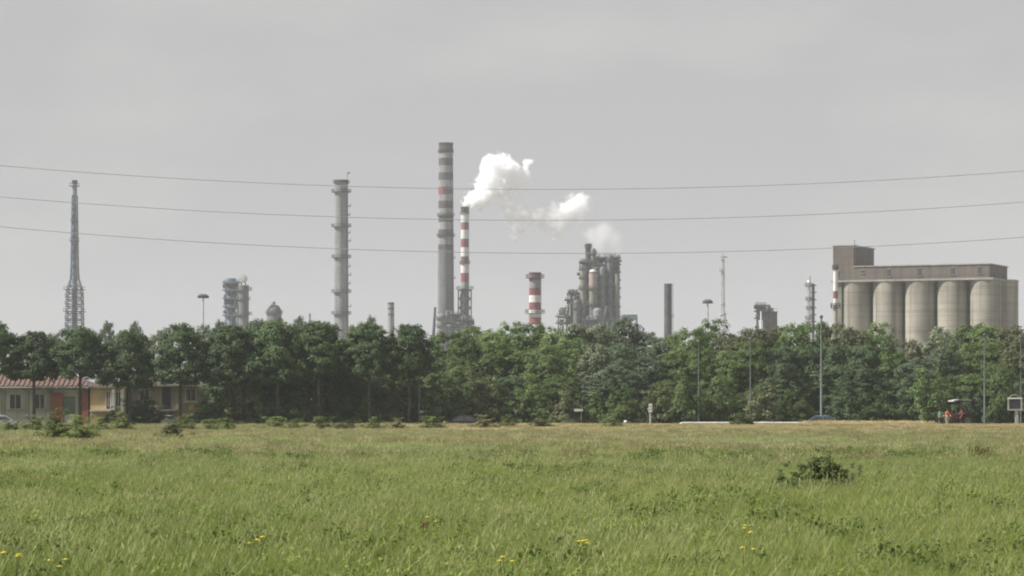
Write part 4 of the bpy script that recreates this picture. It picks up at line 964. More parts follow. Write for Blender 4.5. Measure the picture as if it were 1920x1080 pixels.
# woods, three ranks deep; every label ties the tree to what stands above it
LAND = [(826, 'under tallest chimney'), (880, 'under slim striped chimney'), (940, 'left of stubby striped chimney'), (1003, 'under stubby striped chimney'), (1060, 'under left end of refinery unit'), (1112, 'under salmon reactor'),
        (1160, 'under right edge of refinery unit'), (1205, 'left of plain dark chimney'), (1252, 'under plain dark chimney'), (1300, 'right of plain dark chimney'), (1345, 'under pale lattice mast'), (1395, 'right of lattice mast'),
        (1440, 'under far process block'), (1485, 'left of shiny column'), (1530, 'under shiny column'), (1575, 'under silo headhouse'), (1622, 'under leftmost silo cylinder'), (1668, 'under second silo cylinder'),
        (1726, 'under third silo cylinder'), (1786, 'under fourth silo cylinder'), (1850, 'under fifth silo cylinder'), (1905, 'at right edge under the silo end'), (1965, 'just beyond the right edge'), (2020, 'farther beyond the right edge')]
LOOK = {'dark': 'dark green', 'green': 'mid-green', 'light': 'light green', 'grey': 'grey-green', 'olive': 'olive-green', 'silver': 'silvery pale'}
RANK = {'back': 'tree at the wood back', 'mid': 'tree inside the wood', 'front': 'low tree at wood front'}
used = {}
def wood(key, px, top, Y, wd, rank):
    lm = min(LAND, key=lambda q: abs(q[0] - px))[1]
    lab = f'{LOOK[key]} {RANK[rank]}, {lm}'
    if lab in used:
        first = used[lab]; side = 'further right' if px > first.location.x / S(first.location.y) + 960 else 'further left'
        lab2 = lab.replace(RANK[rank], RANK[rank].replace('tree', 'tree ' + side, 1)); lab = lab2
    o = tree(key, px, top, Y, lab, wd, 'wood_tree', 'trees of the wood'); used[lab] = o
    return o
OUT = [(800, 628), (825, 630), (850, 618), (900, 611), (930, 620), (960, 611), (1010, 615), (1060, 611), (1110, 614), (1150, 612), (1185, 600), (1212, 628), (1240, 612), (1262, 636), (1290, 622), (1330, 609), (1362, 626), (1400, 619), (1440, 612), (1500, 611),
       (1570, 606), (1600, 616), (1640, 608), (1680, 618), (1706, 640), (1750, 622), (1790, 612), (1850, 614), (1900, 620), (1960, 618)]
def outl(px): return float(np.interp(px, [q[0] for q in OUT], [q[1] for q in OUT]))
SPEC_B = [(800, 'green'), (870, 'light'), (930, 'green'), (1000, 'light'), (1075, 'silver'), (1150, 'grey'), (1240, 'grey'), (1290, 'green'), (1350, 'olive'), (1430, 'olive'), (1480, 'green'), (1560, 'olive'), (1620, 'green'), (1700, 'olive'), (1760, 'silver'), (1800, 'light'), (1880, 'olive')]
SPEC_M = [(800, 'light'), (870, 'green'), (960, 'light'), (1040, 'green'), (1090, 'silver'), (1135, 'grey'), (1260, 'green'), (1390, 'green'), (1450, 'dark'), (1640, 'green'), (1700, 'grey'), (1780, 'green'), (1870, 'olive')]
SPEC_F = [(800, 'light'), (870, 'green'), (930, 'dark'), (1000, 'green'), (1080, 'grey'), (1170, 'grey'), (1240, 'green'), (1380, 'green'), (1420, 'dark'), (1650, 'dark'), (1740, 'green'), (1880, 'grey')]
def pick(sp, px):
    k = sp[0][1]
    for a, s_ in sp:
        if px >= a: k = s_
    return k
rg = random.Random(5)
px = 838
while px < 2050:
    if abs(px - 1707) > 24: wood(pick(SPEC_B, px), px, outl(px) + rg.uniform(-3, 6), rg.uniform(334, 352), rg.uniform(80, 108), 'back')
    px += rg.uniform(34, 46)
wood('olive', 1709, 641, 338, 58, 'back')
px = 822
while px < 2050:
    wood(pick(SPEC_M, px), px, outl(px) + rg.uniform(18, 50), rg.uniform(320, 330), rg.uniform(74, 100), 'mid'); px += rg.uniform(40, 54)
px = 815
while px < 2050:
    wood(pick(SPEC_F, px), px, outl(px) + rg.uniform(66, 120), rg.uniform(312, 317), rg.uniform(62, 92), 'front'); px += rg.uniform(44, 62)
# dark trees filling the gap right of the drab house
for px, top, Y, wd, key, lab in ((425, 660, 316, 84, 'dark', 'dark tree behind the row, touching right wall of drab house'), (478, 640, 315, 92, 'dark', 'dark tree behind the row, left of domed tank line'), (530, 628, 317, 96, 'dark', 'dark tree behind the row, below domed tank'),
        (575, 650, 314, 84, 'dark', 'dark tree behind the row, left of ringed column line'), (625, 668, 313, 80, 'dark', 'dark tree behind the row, below ringed column'), (505, 700, 312.5, 80, 'dark', 'low dark tree filling the shade beneath the row trees'),
        (660, 690, 313, 70, 'green', 'low mid-green tree right of the dark gap under row trees'), (705, 700, 314, 74, 'grey', 'low grey-green tree under the gap in the row'), (752, 692, 313, 74, 'green', 'low mid-green tree under last dark row tree'),
        (795, 680, 315, 70, 'light', 'low light green tree just right of last row tree'), (640, 640, 330, 80, 'green', 'mid-green tree showing between row trees below ringed column'), (730, 640, 332, 84, 'green', 'mid-green tree showing between the last two row trees')):
    tree(key, px, top, Y, lab, wd, 'understory_tree', 'trees behind the row')
# paler trees farther off, peeping over the row
for px, top, Y, wd, key, lab in ((100, 628, 420, 60, 'grey', 'far pale tree peeping between first and second full row trees'), (200, 610, 430, 44, 'grey', 'far slim tree peeping left of third full row tree'), (252, 611, 440, 40, 'grey', 'far slim tree peeping above the row tree by drab house'),
        (296, 626, 430, 56, 'silver', 'far pale tree peeping in the gap above drab house'), (384, 612, 450, 50, 'grey', 'far pale tree peeping below left high mast light'), (410, 608, 440, 44, 'grey', 'far pale tree peeping just left of twin towers'),
        (560, 602, 430, 50, 'grey', 'far pale tree peeping left of the ringed column foot'), (612, 606, 440, 40, 'grey', 'far pale tree peeping close at left of ringed column'), (670, 608, 430, 50, 'olive', 'far pale tree peeping close at right of ringed column'), (480, 604, 430, 60, 'dark', 'far dark tree peeping between twin towers and dome'),
        (694, 600, 450, 36, 'grey', 'far slim tree peeping right of ringed column, topmost there')):
    tree(key, px, top, Y, lab, wd, 'far_tree', 'far trees peeping over the row')

# ------------------------------------------------------------------ bushes
BUSH = {}
def bush_kind(key, seed, leaf, ncl=210, per=30, cr_=0.12, size=0.034):
    m_ = crown_mesh('foliage', seed, 'bushy', 0.02, 1.0, 0.5, ncl, per, cr_, size, LM[leaf], 0.4 if leaf != 'bush' else 0.12)
    rng = random.Random(seed); b = MB()
    for k in range(7):
        a = k * 0.9 + rng.random(); l = rng.uniform(0.2, 0.42)
        b.tube([(0.03 * math.cos(a), 0.03 * math.sin(a), -0.05), (l * 0.5 * math.cos(a), l * 0.5 * math.sin(a), 0.4), (l * math.cos(a), l * math.sin(a), 0.85)], [0.02, 0.014, 0.005], 5)
    o = b.build('stems', M['bark'], None, True); me = o.data; bpy.data.objects.remove(o)
    BUSH[key] = (m_, me)
bush_kind('weed', 101, 'weed'); bush_kind('weed2', 102, 'weed'); bush_kind('dark', 103, 'dark'); bush_kind('green', 104, 'green'); bush_kind('bush', 105, 'bush', 320, 36, 0.10, 0.028); bush_kind('dry', 106, 'drybush'); bush_kind('olive', 107, 'olive')
nb = [0]
def bush(key, px, base, wpx, hpx, label, Y=None, name='bush', group='bushes along the field edge'):
    Y = Y or min(F * H / (base - HOR), 299.0)
    nb[0] += 1
    t = thing(name, (PX(px, Y), Y, gz(Y) - 0.02), label, 'bush', group, nb[0] * 1.7)
    s = S(Y); t.scale = (wpx * s, wpx * s, hpx * s * (1.5 if Y < 200 else 1.25 if Y > 300 else 0.95))
    for nm, me in zip(('foliage', 'stems'), BUSH[key]):
        o = bpy.data.objects.new(nm, me); C.objects.link(o); o.parent = t
    return t
bush('bush', 1543, 950, 100, 66, 'dense dark green bush alone in the meadow at right', name='meadow_bush', group='bushes out in the meadow')
bush('green', 1482, 950, 84, 46, 'low ragged green weed bush just left of dense meadow bush', name='meadow_bush', group='bushes out in the meadow')
bush('olive', 1594, 946, 56, 42, 'small olive weed clump just right of dense meadow bush', name='meadow_bush', group='bushes out in the meadow')
bush('bush', 1392, 826, 46, 30, 'dark green bush poking from dry grass before white guardrail', 281)
for k, (key, px, base, wp, hp, lab) in enumerate((
        ('weed', 108, 828, 70, 30, 'yellow-green weed bush before the red panel of white house'), ('weed2', 150, 829, 58, 28, 'yellow-green weed bush before right corner of white house'), ('weed', 62, 812, 50, 26, 'low weed bush before middle of white house'),
        ('green', 20, 812, 44, 22, 'low green bush before left end of white house'), ('weed2', 185, 812, 48, 26, 'pale weed bush before the cream house'), ('weed', 228, 811, 52, 30, 'pale weed bush below gap between cream and drab house'),
        ('olive', 322, 826, 50, 22, 'olive weed bush before the drab house, set forward'), ('weed', 345, 811, 50, 26, 'pale weed bush before right window of drab house'), ('weed2', 398, 811, 44, 22, 'pale weed bush at right corner of drab house'),
        ('weed', 425, 812, 46, 22, 'low weed bush under the row tree right of drab house'), ('weed2', 515, 811, 56, 26, 'weed bush at field edge below domed tank'), ('weed', 555, 811, 44, 20, 'small weed bush at field edge left of ringed column line'),
        ('weed2', 605, 811, 54, 26, 'weed bush at field edge below left side of ringed column'), ('olive', 650, 811, 46, 20, 'olive weed bush at field edge below right side of ringed column'), ('weed', 700, 810, 46, 22, 'weed bush at field edge below short narrow chimney'),
        ('dry', 742, 811, 50, 22, 'brownish dry bush at field edge right of short narrow chimney'), ('weed2', 810, 808, 52, 24, 'weed bush at field edge just left of black car'), ('dry', 905, 808, 50, 24, 'brownish dry bush at field edge right of black car'),
        ('weed', 950, 806, 40, 22, 'weed bush at field edge left of stubby chimney line'), ('olive', 1015, 806, 50, 18, 'olive weed bush at field edge under stubby chimney'), ('weed', 1150, 806, 50, 16, 'low weed bush at field edge left of white marker'))):
    bush(key, px, base, wp, hp, lab)
bush('dark', 266, 806, 74, 46, 'round dark bush before the left window of drab house', 311, 'hedge_bush')
bush('dark', 212, 806, 40, 26, 'small dark bush at foot of cream house', 312, 'hedge_bush')
rk = random.Random(8); px = 402; kk = 0
SH = [('green', 'green shrub'), ('olive', 'olive shrub'), ('green', 'green shrub')]
px_l = [(405, 'at right corner of drab house'), (450, 'under row tree right of drab house'), (500, 'below domed tank'), (552, 'left of ringed column line'), (600, 'below ringed column'), (650, 'right of ringed column line'), (700, 'below short narrow chimney'),
        (748, 'below last dark row tree'), (800, 'left of tallest chimney line'), (850, 'below tallest chimney'), (905, 'below slim striped chimney'), (955, 'left of stubby chimney line'), (1005, 'below stubby striped chimney'), (1055, 'left of white arrow sign'), (1110, 'right of white arrow sign'),
        (1165, 'above the left white marker'), (1235, 'right of tall post'), (1285, 'at left end of guardrail'), (1345, 'behind left half of guardrail'), (1430, 'behind right half of guardrail'), (1490, 'left of teal car'), (1590, 'right of teal car'), (1640, 'below first silo cylinder'), (1695, 'left of the right white marker'),
        (1745, 'left of the people by tractor'), (1830, 'right of tractor'), (1875, 'left of framed board'), (1925, 'at right edge behind framed board')]
for i, (px, where) in enumerate(px_l):
    k, nm = SH[i % 3]
    if 1560 < px: k = ('green', 'dark')[i % 2]; nm = ('green shrub', 'dark shrub')[i % 2]
    bush(k, px + rk.uniform(-6, 6), 806, rk.uniform(60, 86), rk.uniform(44, 78), f'{nm} at foot of trees {where}', rk.uniform(309.2, 311.5), 'shrub', 'shrubs at the foot of the trees')

# ------------------------------------------------------------------ meadow grass
def tuft(name, seed, n, rad, hmin, hmax, wid, lean, m, head=None, spread=0.35):
    """a tuft of bent blades; head = (length, width) adds a seed head"""
    rng = np.random.default_rng(seed); V_ = []; F_ = []
    for i in range(n):
        a = rng.random() * 6.283; r = rad * math.sqrt(rng.random()); bx, by = r * math.cos(a), r * math.sin(a)
        h_ = rng.uniform(hmin, hmax); da = rng.random() * 6.283; bend = rng.uniform(0.1, 1.0) * spread * h_
        dx, dy = bend * math.cos(da) + lean * h_, bend * math.sin(da)
        pa = rng.random() * 3.1416; wx, wy = math.cos(pa) * wid / 2, math.sin(pa) * wid / 2
        o = len(V_)
        for t_, k in ((0, 1.0), (0.55, 0.8), (1.0, 0.08 if not head else 0.5)):
            x, y, z = bx + dx * t_ * t_, by + dy * t_ * t_, h_ * t_ * (1 - 0.12 * t_)
            V_ += [(x - wx * k, y - wy * k, z), (x + wx * k, y + wy * k, z)]
        F_ += [(o, o + 1, o + 3, o + 2), (o + 2, o + 3, o + 5, o + 4)]
        if head:
            hl, hw = head; o = len(V_); tip = Vector((bx + dx, by + dy, h_ * 0.88)); d = Vector((dx * 0.9, dy * 0.9, h_ * 0.7)).normalized()
            for t_, k in ((-0.1, 0.2), (0.35, 1.0), (1.0, 0.1)):
                p = tip + d * hl * t_; V_ += [(p.x - hw * k, p.y, p.z), (p.x + hw * k, p.y, p.z)]
            F_ += [(o, o + 1, o + 3, o + 2), (o + 2, o + 3, o + 5, o + 4)]
    me = mesh_np(name, np.array(V_), np.array(F_), m)
    return bpy.data.objects.new(name, me)
def weedtuft(name, seed, n, m):
    rng = np.random.default_rng(seed); c = rng.normal(size=(n, 3)) * np.array([0.14, 0.14, 0.05]) + np.array([0, 0, 0.26]); o = rng.normal(size=(n, 3)) * 0.3
    v, f = leafcloud(rng, c, o, 12, 0.12, 0.022, 0.6)
    return bpy.data.objects.new(name, mesh_np(name, v, f, m))

def scatter(name, label, tufts, y0, y1, dens, seed, smin, smax, mask=None, x0=None, x1=None, grow=0.0, kind_='stuff', thin=False):
    """one 'stuff' object that sows tufts over a patch of the meadow; dens = [(y, per m2)...]; mask = (scale, lo, hi) noise patches"""
    ys = np.linspace(y0, y1, max(int((y1 - y0) / 4), 2) + 1); V_ = []; F_ = []; D_ = []
    nx = 24
    for y in ys:
        a = (-0.205 * y - 9) if x0 is None else x0; b_ = (0.205 * y + 9) if x1 is None else x1
        for i in range(nx + 1):
            x = a + (b_ - a) * i / nx; z = gz(y)
            if 18 < y < 292: z += 0.05 * math.sin(x * 0.23 + y * 0.11) + 0.04 * math.sin(x * 0.51 - y * 0.07 + 1.3)
            V_.append((x, y, z - 0.03)); D_.append(float(np.interp(y, [d[0] for d in dens], [d[1] for d in dens])) * (0.3 if thin and y > 228 and x > PX(700 + (y - 228) * 0.6, y) else 1.0))
    for j in range(len(ys) - 1):
        for i in range(nx): F_.append((j * (nx + 1) + i, j * (nx + 1) + i + 1, (j + 1) * (nx + 1) + i + 1, (j + 1) * (nx + 1) + i))
    me = bpy.data.meshes.new(name); me.from_pydata(V_, [], F_); me.update(); me.materials.append(M['soil'])
    at = me.attributes.new('dens', 'FLOAT', 'POINT'); at.data.foreach_set('value', D_)
    o = bpy.data.objects.new(name, me); C.objects.link(o); tag(o, label, kind=kind_)
    ng = bpy.data.node_groups.new(name + '_nodes', 'GeometryNodeTree'); N = ng.nodes.new; K = ng.links.new
    ng.interface.new_socket('Geometry', in_out='INPUT', socket_type='NodeSocketGeometry'); ng.interface.new_socket('Geometry', in_out='OUTPUT', socket_type='NodeSocketGeometry')
    gi, go = N('NodeGroupInput'), N('NodeGroupOutput')
    ds = N('GeometryNodeDistributePointsOnFaces'); ds.inputs['Seed'].default_value = seed
    na = N('GeometryNodeInputNamedAttribute'); na.data_type = 'FLOAT'; na.inputs['Name'].default_value = 'dens'
    dsrc = na.outputs[0]
    if mask:
        pos = N('GeometryNodeInputPosition'); sc_ = N('ShaderNodeVectorMath'); sc_.operation = 'MULTIPLY'; sc_.inputs[1].default_value = (mask[0], mask[0] * 0.5, 0)
        K(pos.outputs[0], sc_.inputs[0]); nn = N('ShaderNodeTexNoise'); nn.inputs['Detail'].default_value = 3; nn.inputs['Scale'].default_value = 1; K(sc_.outputs[0], nn.inputs['Vector'])
        mr = N('ShaderNodeMapRange'); mr.inputs['From Min'].default_value = mask[1]; mr.inputs['From Max'].default_value = mask[2]; K(nn.outputs['Fac'], mr.inputs['Value'])
        mu = N('ShaderNodeMath'); mu.operation = 'MULTIPLY'; K(dsrc, mu.inputs[0]); K(mr.outputs[0], mu.inputs[1]); dsrc = mu.outputs[0]
    K(gi.outputs[0], ds.inputs['Mesh']); K(dsrc, ds.inputs['Density'])
    jn = N('GeometryNodeGeometryToInstance')
    for tf in tufts:
        oi = N('GeometryNodeObjectInfo'); oi.inputs['Object'].default_value = tf; oi.inputs['As Instance'].default_value = True
        K(oi.outputs['Geometry'], jn.inputs[0])
    ip = N('GeometryNodeInstanceOnPoints'); ip.inputs['Pick Instance'].default_value = True
    # join instances so that pick-instance chooses among them
    jj = N('GeometryNodeJoinGeometry')
    for l in list(jn.inputs[0].links): K(l.from_socket, jj.inputs[0])
    ng.nodes.remove(jn)
    K(ds.outputs['Points'], ip.inputs['Points']); K(jj.outputs[0], ip.inputs['Instance'])
    rr = N('FunctionNodeRandomValue'); rr.data_type = 'FLOAT_VECTOR'; rr.inputs[0].default_value = (-0.06, -0.06, 0); rr.inputs[1].default_value = (0.06, 0.06, 0.9); K(rr.outputs[0], ip.inputs['Rotation'])
    rs = N('FunctionNodeRandomValue'); rs.data_type = 'FLOAT'; rs.inputs[2].default_value = smin; rs.inputs[3].default_value = smax; rs.inputs['Seed'].default_value = 7
    K(rs.outputs[1], ip.inputs['Scale'])
    ji = N('GeometryNodeInstanceOnPoints')  # placeholder removed below
    ng.nodes.remove(ji)
    K(ip.outputs[0], go.inputs[0])
    md = o.modifiers.new('sow', 'NODES'); md.node_group = ng
    return o
GM = leaf_mat('meadow_grass', (0.125, 0.196, 0.030), (0.295, 0.325, 0.085), 0.38, 0.7, ((0.38, 0.395, 0.215), 48, 170, 0.85), 0.045)
GP = leaf_mat('pale_grass_heads', (0.31, 0.355, 0.12), (0.50, 0.52, 0.24), 0.35, 0.4, ((0.42, 0.40, 0.20), 80, 260, 0.7), 0.06)
GD = leaf_mat('dry_grass', (0.62, 0.50, 0.28), (0.80, 0.69, 0.44), 0.3, 0.6, None, 0.25)
GW = leaf_mat('broad_weeds', (0.15, 0.225, 0.038), (0.27, 0.34, 0.08), 0.35, 0.5, None, 0.2)
GB = leaf_mat('brown_grass', (0.40, 0.355, 0.18), (0.54, 0.49, 0.28), 0.3, 0.4, None, 0.2)
near = [tuft('grass_tuft', s_, 72, 0.27, 0.12, 0.52, 0.0065, 0.07, GM, None, 0.9) for s_ in (1, 2, 3)]
far_ = [tuft('grass_tuft', s_, 48, 0.50, 0.08, 0.22, 0.024, 0.06, GM, None, 0.6) for s_ in (4, 5, 6)]
stalk = [tuft('grass_stalk', s_, 11, 0.26, 0.28, 0.62, 0.005, 0.16, GP, (0.07, 0.008), 0.55) for s_ in (7, 8, 9)]
stalkf = [tuft('grass_stalk', s_, 14, 0.45, 0.18, 0.32, 0.012, 0.16, GP, (0.08, 0.020), 0.35) for s_ in (10, 11)]
dry = [tuft('dry_tuft', s_, 34, 0.46, 0.12, 0.26, 0.026, 0.14, GD, (0.10, 0.03), 0.5) for s_ in (12, 13)]
brown = [tuft('brown_tuft', s_, 24, 0.34, 0.16, 0.34, 0.02, 0.18, GB, (0.12, 0.02), 0.35) for s_ in (14, 15)]
weeds = [weedtuft('weed_tuft', s_, 16, GW) for s_ in (16, 17, 18)]
scatter('near_grass', 'green meadow grass in the foreground', near, 19, 90, [(19, 44), (40, 32), (90, 14)], 1, 0.6, 1.25)
scatter('far_grass', 'paler meadow grass of the middle and far field', far_, 80, 296, [(80, 8), (140, 5.5), (296, 4.5)], 2, 0.75, 1.3, thin=True)
scatter('grass_stalks', 'thin pale seed stalks bending above near grass', stalk, 19, 84, [(19, 15), (84, 10)], 3, 0.8, 1.25, (0.16, 0.40, 0.66))
scatter('far_stalks', 'pale seed stalks over the far field', stalkf, 80, 296, [(80, 1.6), (296, 2.2)], 4, 0.8, 1.2, (0.05, 0.32, 0.62))
scatter('leafy_weeds', 'broad-leaved green weeds among the near grass', weeds, 19, 70, [(19, 13), (34, 6), (70, 4)], 5, 0.7, 1.35, (0.13, 0.46, 0.62))
scatter('dark_weeds', 'added dark leafy weeds standing in for shaded gaps in near grass', [weedtuft('gap_shade_tuft', s_, 14, leaf_mat('gap_shade_leaf', (0.07, 0.115, 0.025), (0.16, 0.21, 0.05), 0.35, 0.4, None, 0.3)) for s_ in (35, 36)], 19, 110, [(19, 4), (50, 1.5), (110, 0.7)], 16, 0.6, 1.5, (0.22, 0.42, 0.66))  # dark-leaved tufts added to deepen the shaded gaps between the blades
scatter('leafy_weed_patch', 'darker patch of leafy weeds in the middle of the meadow', [weedtuft('dark_weed_tuft', s_, 22, leaf_mat('dark_weeds', (0.10, 0.150, 0.034), (0.19, 0.245, 0.065), 0.35, 0.5, None, 0.2)) for s_ in (31, 32)], 54, 82, [(54, 0.3), (62, 2.6), (74, 2.6), (82, 0.2)], 15, 0.8, 1.5, (0.16, 0.40, 0.68), -1.6, 5.2)
scatter('brown_grass', 'patches of straw-coloured seeding grass in the meadow', brown, 40, 280, [(30, 3.2), (100, 2.2), (280, 1.8)], 6, 0.8, 1.3, (0.09, 0.50, 0.68))
scatter('dry_grass', 'strip of straw-coloured dry grass along the field edge', dry, 190, 297, [(190, 0.0), (215, 1.2), (235, 4), (297, 12)], 7, 0.65, 1.2, (0.05, 0.30, 0.52), PX(740, 260), PX(2000, 297))
scatter('verge_grass', 'rough green grass on the verge under the trees', far_, 306.5, 316, [(306, 5), (316, 5)], 8, 0.7, 1.2)

tdry = [tuft('tall_dry_tuft', s_, 34, 0.40, 0.25, 0.55, 0.026, 0.16, GD, (0.12, 0.03), 0.45) for s_ in (21, 22)]
tweed = [tuft('tall_weed_tuft', s_, 40, 0.40, 0.15, 0.45, 0.026, 0.14, leaf_mat('rank_weeds', (0.13, 0.165, 0.05), (0.28, 0.29, 0.12), 0.35, 0.5, None, 0.3), None, 0.55) for s_ in (23, 24)]
scatter('tall_dry_grass', 'taller straw-coloured grass hiding the foot of teal car', tdry, 287, 297.5, [(287, 1.0), (297.5, 9)], 9, 0.7, 1.25, (0.35, 0.30, 0.50), PX(1512, 292), PX(1735, 292))
scatter('rank_weeds', 'ragged fringe of tall weeds at the field edge before the houses', tweed, 284, 299, [(284, 0.5), (290, 2.5), (299, 4)], 10, 0.6, 1.25, (0.30, 0.40, 0.60), PX(-40, 296), PX(860, 296))

# flowers and dock stalks that stand out one by one
def flower(px, base, label, n=5):
    Y = F * (H - 0.45) / (base - HOR); t = thing('yellow_wildflower', (PX(px, Y), Y, 0), label, 'flower', 'yellow flowers in the near grass'); rng = random.Random(px)
    b = MB(); hs = []
    for k in range(n):
        x, y, z = rng.uniform(-0.09, 0.09), rng.uniform(-0.1, 0.1), rng.uniform(0.5, 0.6); hs.append((x, y, z)); b.tube([(x * 0.2, y * 0.2, -0.02), (x * 0.6, y * 0.6, z * 0.6), (x, y, z)], [0.006, 0.005, 0.003], 5)
    b.build('stems', M['stem'], t)
    for x, y, z in hs:
        b = MB()
        for k in range(7):
            a = k * 0.9; b.add([(x, y, z), (x + 0.024 * math.cos(a - 0.35), y + 0.024 * math.sin(a - 0.35), z + 0.012), (x + 0.033 * math.cos(a), y + 0.033 * math.sin(a), z + 0.004), (x + 0.024 * math.cos(a + 0.35), y + 0.024 * math.sin(a + 0.35), z + 0.012)], [(0, 1, 2, 3)])
        b.ball((x, y, z + 0.006), 0.012, 8, 5); b.build('blossom', M['yellow'], t)
for px, py, lab, n in ((482, 1028, 'yellow flower cluster in near grass, left of centre', 5), (1097, 1038, 'yellow flower cluster at bottom, right of centre', 6), (1402, 1008, 'yellow flowers low at right, upper pair', 4), (1398, 1044, 'yellow flowers low at right, below the upper pair', 3),
        (60, 978, 'pale yellow flower at far left in near grass', 3), (806, 990, 'yellow flower beside brown stalks near the centre', 2), (20, 1066, 'yellow flowers in the bottom left corner', 5), (104, 1076, 'yellow flowers at bottom, near the left corner', 3), (955, 1076, 'small yellow flower at the bottom centre', 3)):
    flower(px, py, lab, n)
def dock(px, base, hpx, label, n=4):
    Y = F * H / (base - HOR); s = S(Y); t = thing('dock_plant', (PX(px, Y), Y, 0), label, 'plant', 'brown dock stalks in the meadow'); rng = random.Random(px)
    for k in range(n):
        a = rng.random() * 6.28; h_ = hpx * s * rng.uniform(0.7, 1.05); x, y = 0.18 * math.cos(a), 0.18 * math.sin(a); dx = 0.12 + rng.uniform(-0.05, 0.1)
        b = MB().tube([(x, y, -0.03), (x + dx * 0.4, y, h_ * 0.6), (x + dx, y, h_)], [0.010, 0.008, 0.004], 5)
        for q in range(22):
            f_ = 0.45 + 0.55 * q / 22; p = (x + dx * f_ + rng.uniform(-0.03, 0.03), y + rng.uniform(-0.03, 0.03), h_ * f_); b.ball(p, 0.022 * (1.25 - 0.6 * f_), 5, 3, 1.4)
        b.build('seed_stalk', M['dock'], t)
for px, by, hp, lab in ((757, 1030, 60, 'brown dock stalks near the centre of the foreground'), (1628, 925, 46, 'brown dock stalks right of dense meadow bush'), (1755, 945, 40, 'brown dock stalks at right, beyond dense meadow bush'), (1838, 868, 34, 'dark dock stalks in far field near right edge'),
        (1900, 960, 52, 'dark dock stalks at right edge of the meadow'), (553, 912, 38, 'dark dock stalks in the meadow below ringed column'), (1820, 860, 26, 'small dock stalks in far field left of darker ones'), (1665, 945, 40, 'rust-brown dock stalks between meadow bush and right edge')):
    dock(px, by, hp, lab)

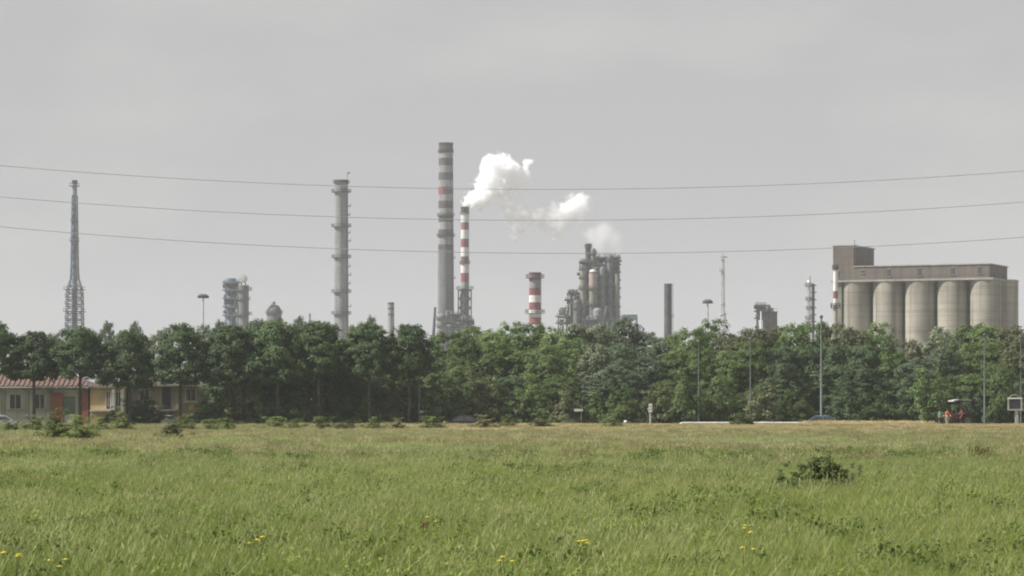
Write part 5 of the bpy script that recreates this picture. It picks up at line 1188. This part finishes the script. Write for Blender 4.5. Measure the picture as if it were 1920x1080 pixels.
# ------------------------------------------------------------------ steam
def steam(name, label, puffs, Y, dens, soft, namp, nscale, seed=0.0, res=0.55, bias=0.15):
    s = S(Y); P = [(PX(a, Y), Y + dy, PZ(b_, Y), r * s) for a, b_, r, dy in puffs]
    pad = 2.0; mn = [min(p[i] - p[3] for p in P) - pad for i in range(3)]; mxx = [max(p[i] + p[3] for p in P) + pad for i in range(3)]
    cx = [(mn[i] + mxx[i]) / 2 for i in range(3)]
    me = bpy.data.meshes.new(name); me.from_pydata([(0, 0, 0)], [], [])
    o = bpy.data.objects.new(name, me); C.objects.link(o); o.location = cx; tag(o, label, 'steam', kind='stuff')
    m = bpy.data.materials.new(name); m.use_nodes = True; t = m.node_tree; t.nodes.clear()
    ou = t.nodes.new('ShaderNodeOutputMaterial'); pv = t.nodes.new('ShaderNodeVolumePrincipled')
    pv.inputs['Color'].default_value = (0.9995, 0.9995, 0.9995, 1); pv.inputs['Density'].default_value = dens; pv.inputs['Anisotropy'].default_value = 0.0
    t.links.new(pv.outputs[0], ou.inputs['Volume']); me.materials.append(m)
    ng = bpy.data.node_groups.new(name + '_nodes', 'GeometryNodeTree'); N = ng.nodes.new; K = ng.links.new
    ng.interface.new_socket('Geometry', in_out='INPUT', socket_type='NodeSocketGeometry'); ng.interface.new_socket('Geometry', in_out='OUTPUT', socket_type='NodeSocketGeometry')
    N('NodeGroupInput'); go = N('NodeGroupOutput'); pos = N('GeometryNodeInputPosition')
    # wobble the position a little so that puffs are not round
    wn = N('ShaderNodeTexNoise'); wn.inputs['Scale'].default_value = nscale * 0.5; wn.inputs['Detail'].default_value = 2
    off = N('ShaderNodeVectorMath'); off.operation = 'ADD'; off.inputs[1].default_value = (seed, seed * 1.7, -seed); K(pos.outputs[0], off.inputs[0]); K(off.outputs[0], wn.inputs['Vector'])
    w1 = N('ShaderNodeVectorMath'); w1.operation = 'SUBTRACT'; w1.inputs[1].default_value = (0.5, 0.5, 0.5); K(wn.outputs['Color'], w1.inputs[0])
    wp = N('ShaderNodeVectorMath'); wp.operation = 'MULTIPLY_ADD'; wp.inputs[1].default_value = (7, 7, 7); K(w1.outputs[0], wp.inputs[0]); K(pos.outputs[0], wp.inputs[2])
    cur = None
    for p in P:
        d = N('ShaderNodeVectorMath'); d.operation = 'DISTANCE'; d.inputs[1].default_value = (p[0] - cx[0], p[1] - cx[1], p[2] - cx[2]); K(wp.outputs[0], d.inputs[0])
        q = N('ShaderNodeMath'); q.operation = 'MULTIPLY_ADD'; q.inputs[1].default_value = -1.0 / p[3]; q.inputs[2].default_value = 1.0; K(d.outputs['Value'], q.inputs[0])
        if cur is None: cur = q.outputs[0]
        else:
            mm = N('ShaderNodeMath'); mm.operation = 'SMOOTH_MAX'; mm.inputs[2].default_value = 0.15; K(cur, mm.inputs[0]); K(q.outputs[0], mm.inputs[1]); cur = mm.outputs[0]
    nn = N('ShaderNodeTexNoise'); nn.inputs['Scale'].default_value = nscale; nn.inputs['Detail'].default_value = 5; nn.inputs['Roughness'].default_value = 0.6; K(off.outputs[0], nn.inputs['Vector'])
    na = N('ShaderNodeMath'); na.operation = 'MULTIPLY_ADD'; na.inputs[1].default_value = namp; K(nn.outputs['Fac'], na.inputs[0]); K(cur, na.inputs[2])
    mr = N('ShaderNodeMapRange'); mr.interpolation_type = 'SMOOTHSTEP'; mr.inputs['From Min'].default_value = namp * 0.5 - bias; mr.inputs['From Max'].default_value = namp * 0.5 - bias + soft; K(na.outputs[0], mr.inputs['Value'])
    vc = N('GeometryNodeVolumeCube')
    vc.inputs['Min'].default_value = [mn[i] - cx[i] for i in range(3)]; vc.inputs['Max'].default_value = [mxx[i] - cx[i] for i in range(3)]
    for i, ax in enumerate('XYZ'): vc.inputs['Resolution ' + ax].default_value = max(int((mxx[i] - mn[i]) / res), 8)
    K(mr.outputs[0], vc.inputs['Density'])
    sm = N('GeometryNodeSetMaterial'); sm.inputs['Material'].default_value = m; K(vc.outputs[0], sm.inputs['Geometry']); K(sm.outputs[0], go.inputs[0])
    md = o.modifiers.new('puff', 'NODES'); md.node_group = ng
    return o
YS = 1250
steam('steam_plume', 'dense white steam plume billowing from the slim striped chimney',
      [(872, 384, 7, 0), (880, 379, 11, 0), (892, 370, 15, 0), (906, 358, 19, 1), (912, 372, 13, -1), (920, 342, 23, 1), (930, 318, 25, 0), (946, 310, 19, 2), (957, 320, 16, -2), (940, 345, 22, 0), (955, 342, 14, 2), (926, 306, 16, -1), (970, 333, 10, 0), (899, 384, 9, 0)],
      YS, 1.0, 0.3, 1.7, 0.42, 0.0, 0.36, 0.16)
steam('steam_wisp', 'small torn white steam wisp right of dense plume top', [(991, 306, 9, 0), (987, 318, 8, 0), (985, 332, 13, 0), (974, 328, 8, 0)], YS, 0.6, 0.4, 1.2, 0.28, 9.0, 0.42)
steam('steam_drift', 'broken white steam cloud drifting lower right of dense plume',
      [(958, 378, 16, 0), (968, 396, 22, 1), (965, 445, 9, 0), (973, 428, 11, 0), (990, 404, 17, 0), (1014, 408, 18, 0), (1040, 408, 24, 1), (1062, 396, 19, 0), (1082, 386, 22, 0), (1097, 398, 14, 0), (1042, 428, 15, -1), (1086, 374, 14, 0), (975, 352, 13, 0)],
      YS, 0.5, 0.8, 2.2, 0.34, 4.0, 0.42, 0.28)
steam('steam_haze', 'thin pale steam veil above the refinery unit', [(1106, 440, 20, 0), (1130, 436, 26, 0), (1150, 452, 20, 0), (1162, 464, 13, 0), (1120, 456, 18, 0)], 1190, 0.07, 0.8, 1.2, 0.16, 14.0)

# ------------------------------------------------------------------ air
hb = MB().box((0, 1595, 60.5), (3240, 3270, 124))
me_m = bpy.data.materials.new('haze'); me_m.use_nodes = True; t_ = me_m.node_tree; t_.nodes.clear()
ou = t_.nodes.new('ShaderNodeOutputMaterial'); pv = t_.nodes.new('ShaderNodeVolumePrincipled')
pv.inputs['Color'].default_value = (0.82, 0.845, 0.875, 1); pv.inputs['Density'].default_value = 0.00014
t_.links.new(pv.outputs[0], ou.inputs['Volume'])
hz_ = hb.build('haze', me_m); tag(hz_, 'thin pale summer haze over the whole plain', kind='stuff')
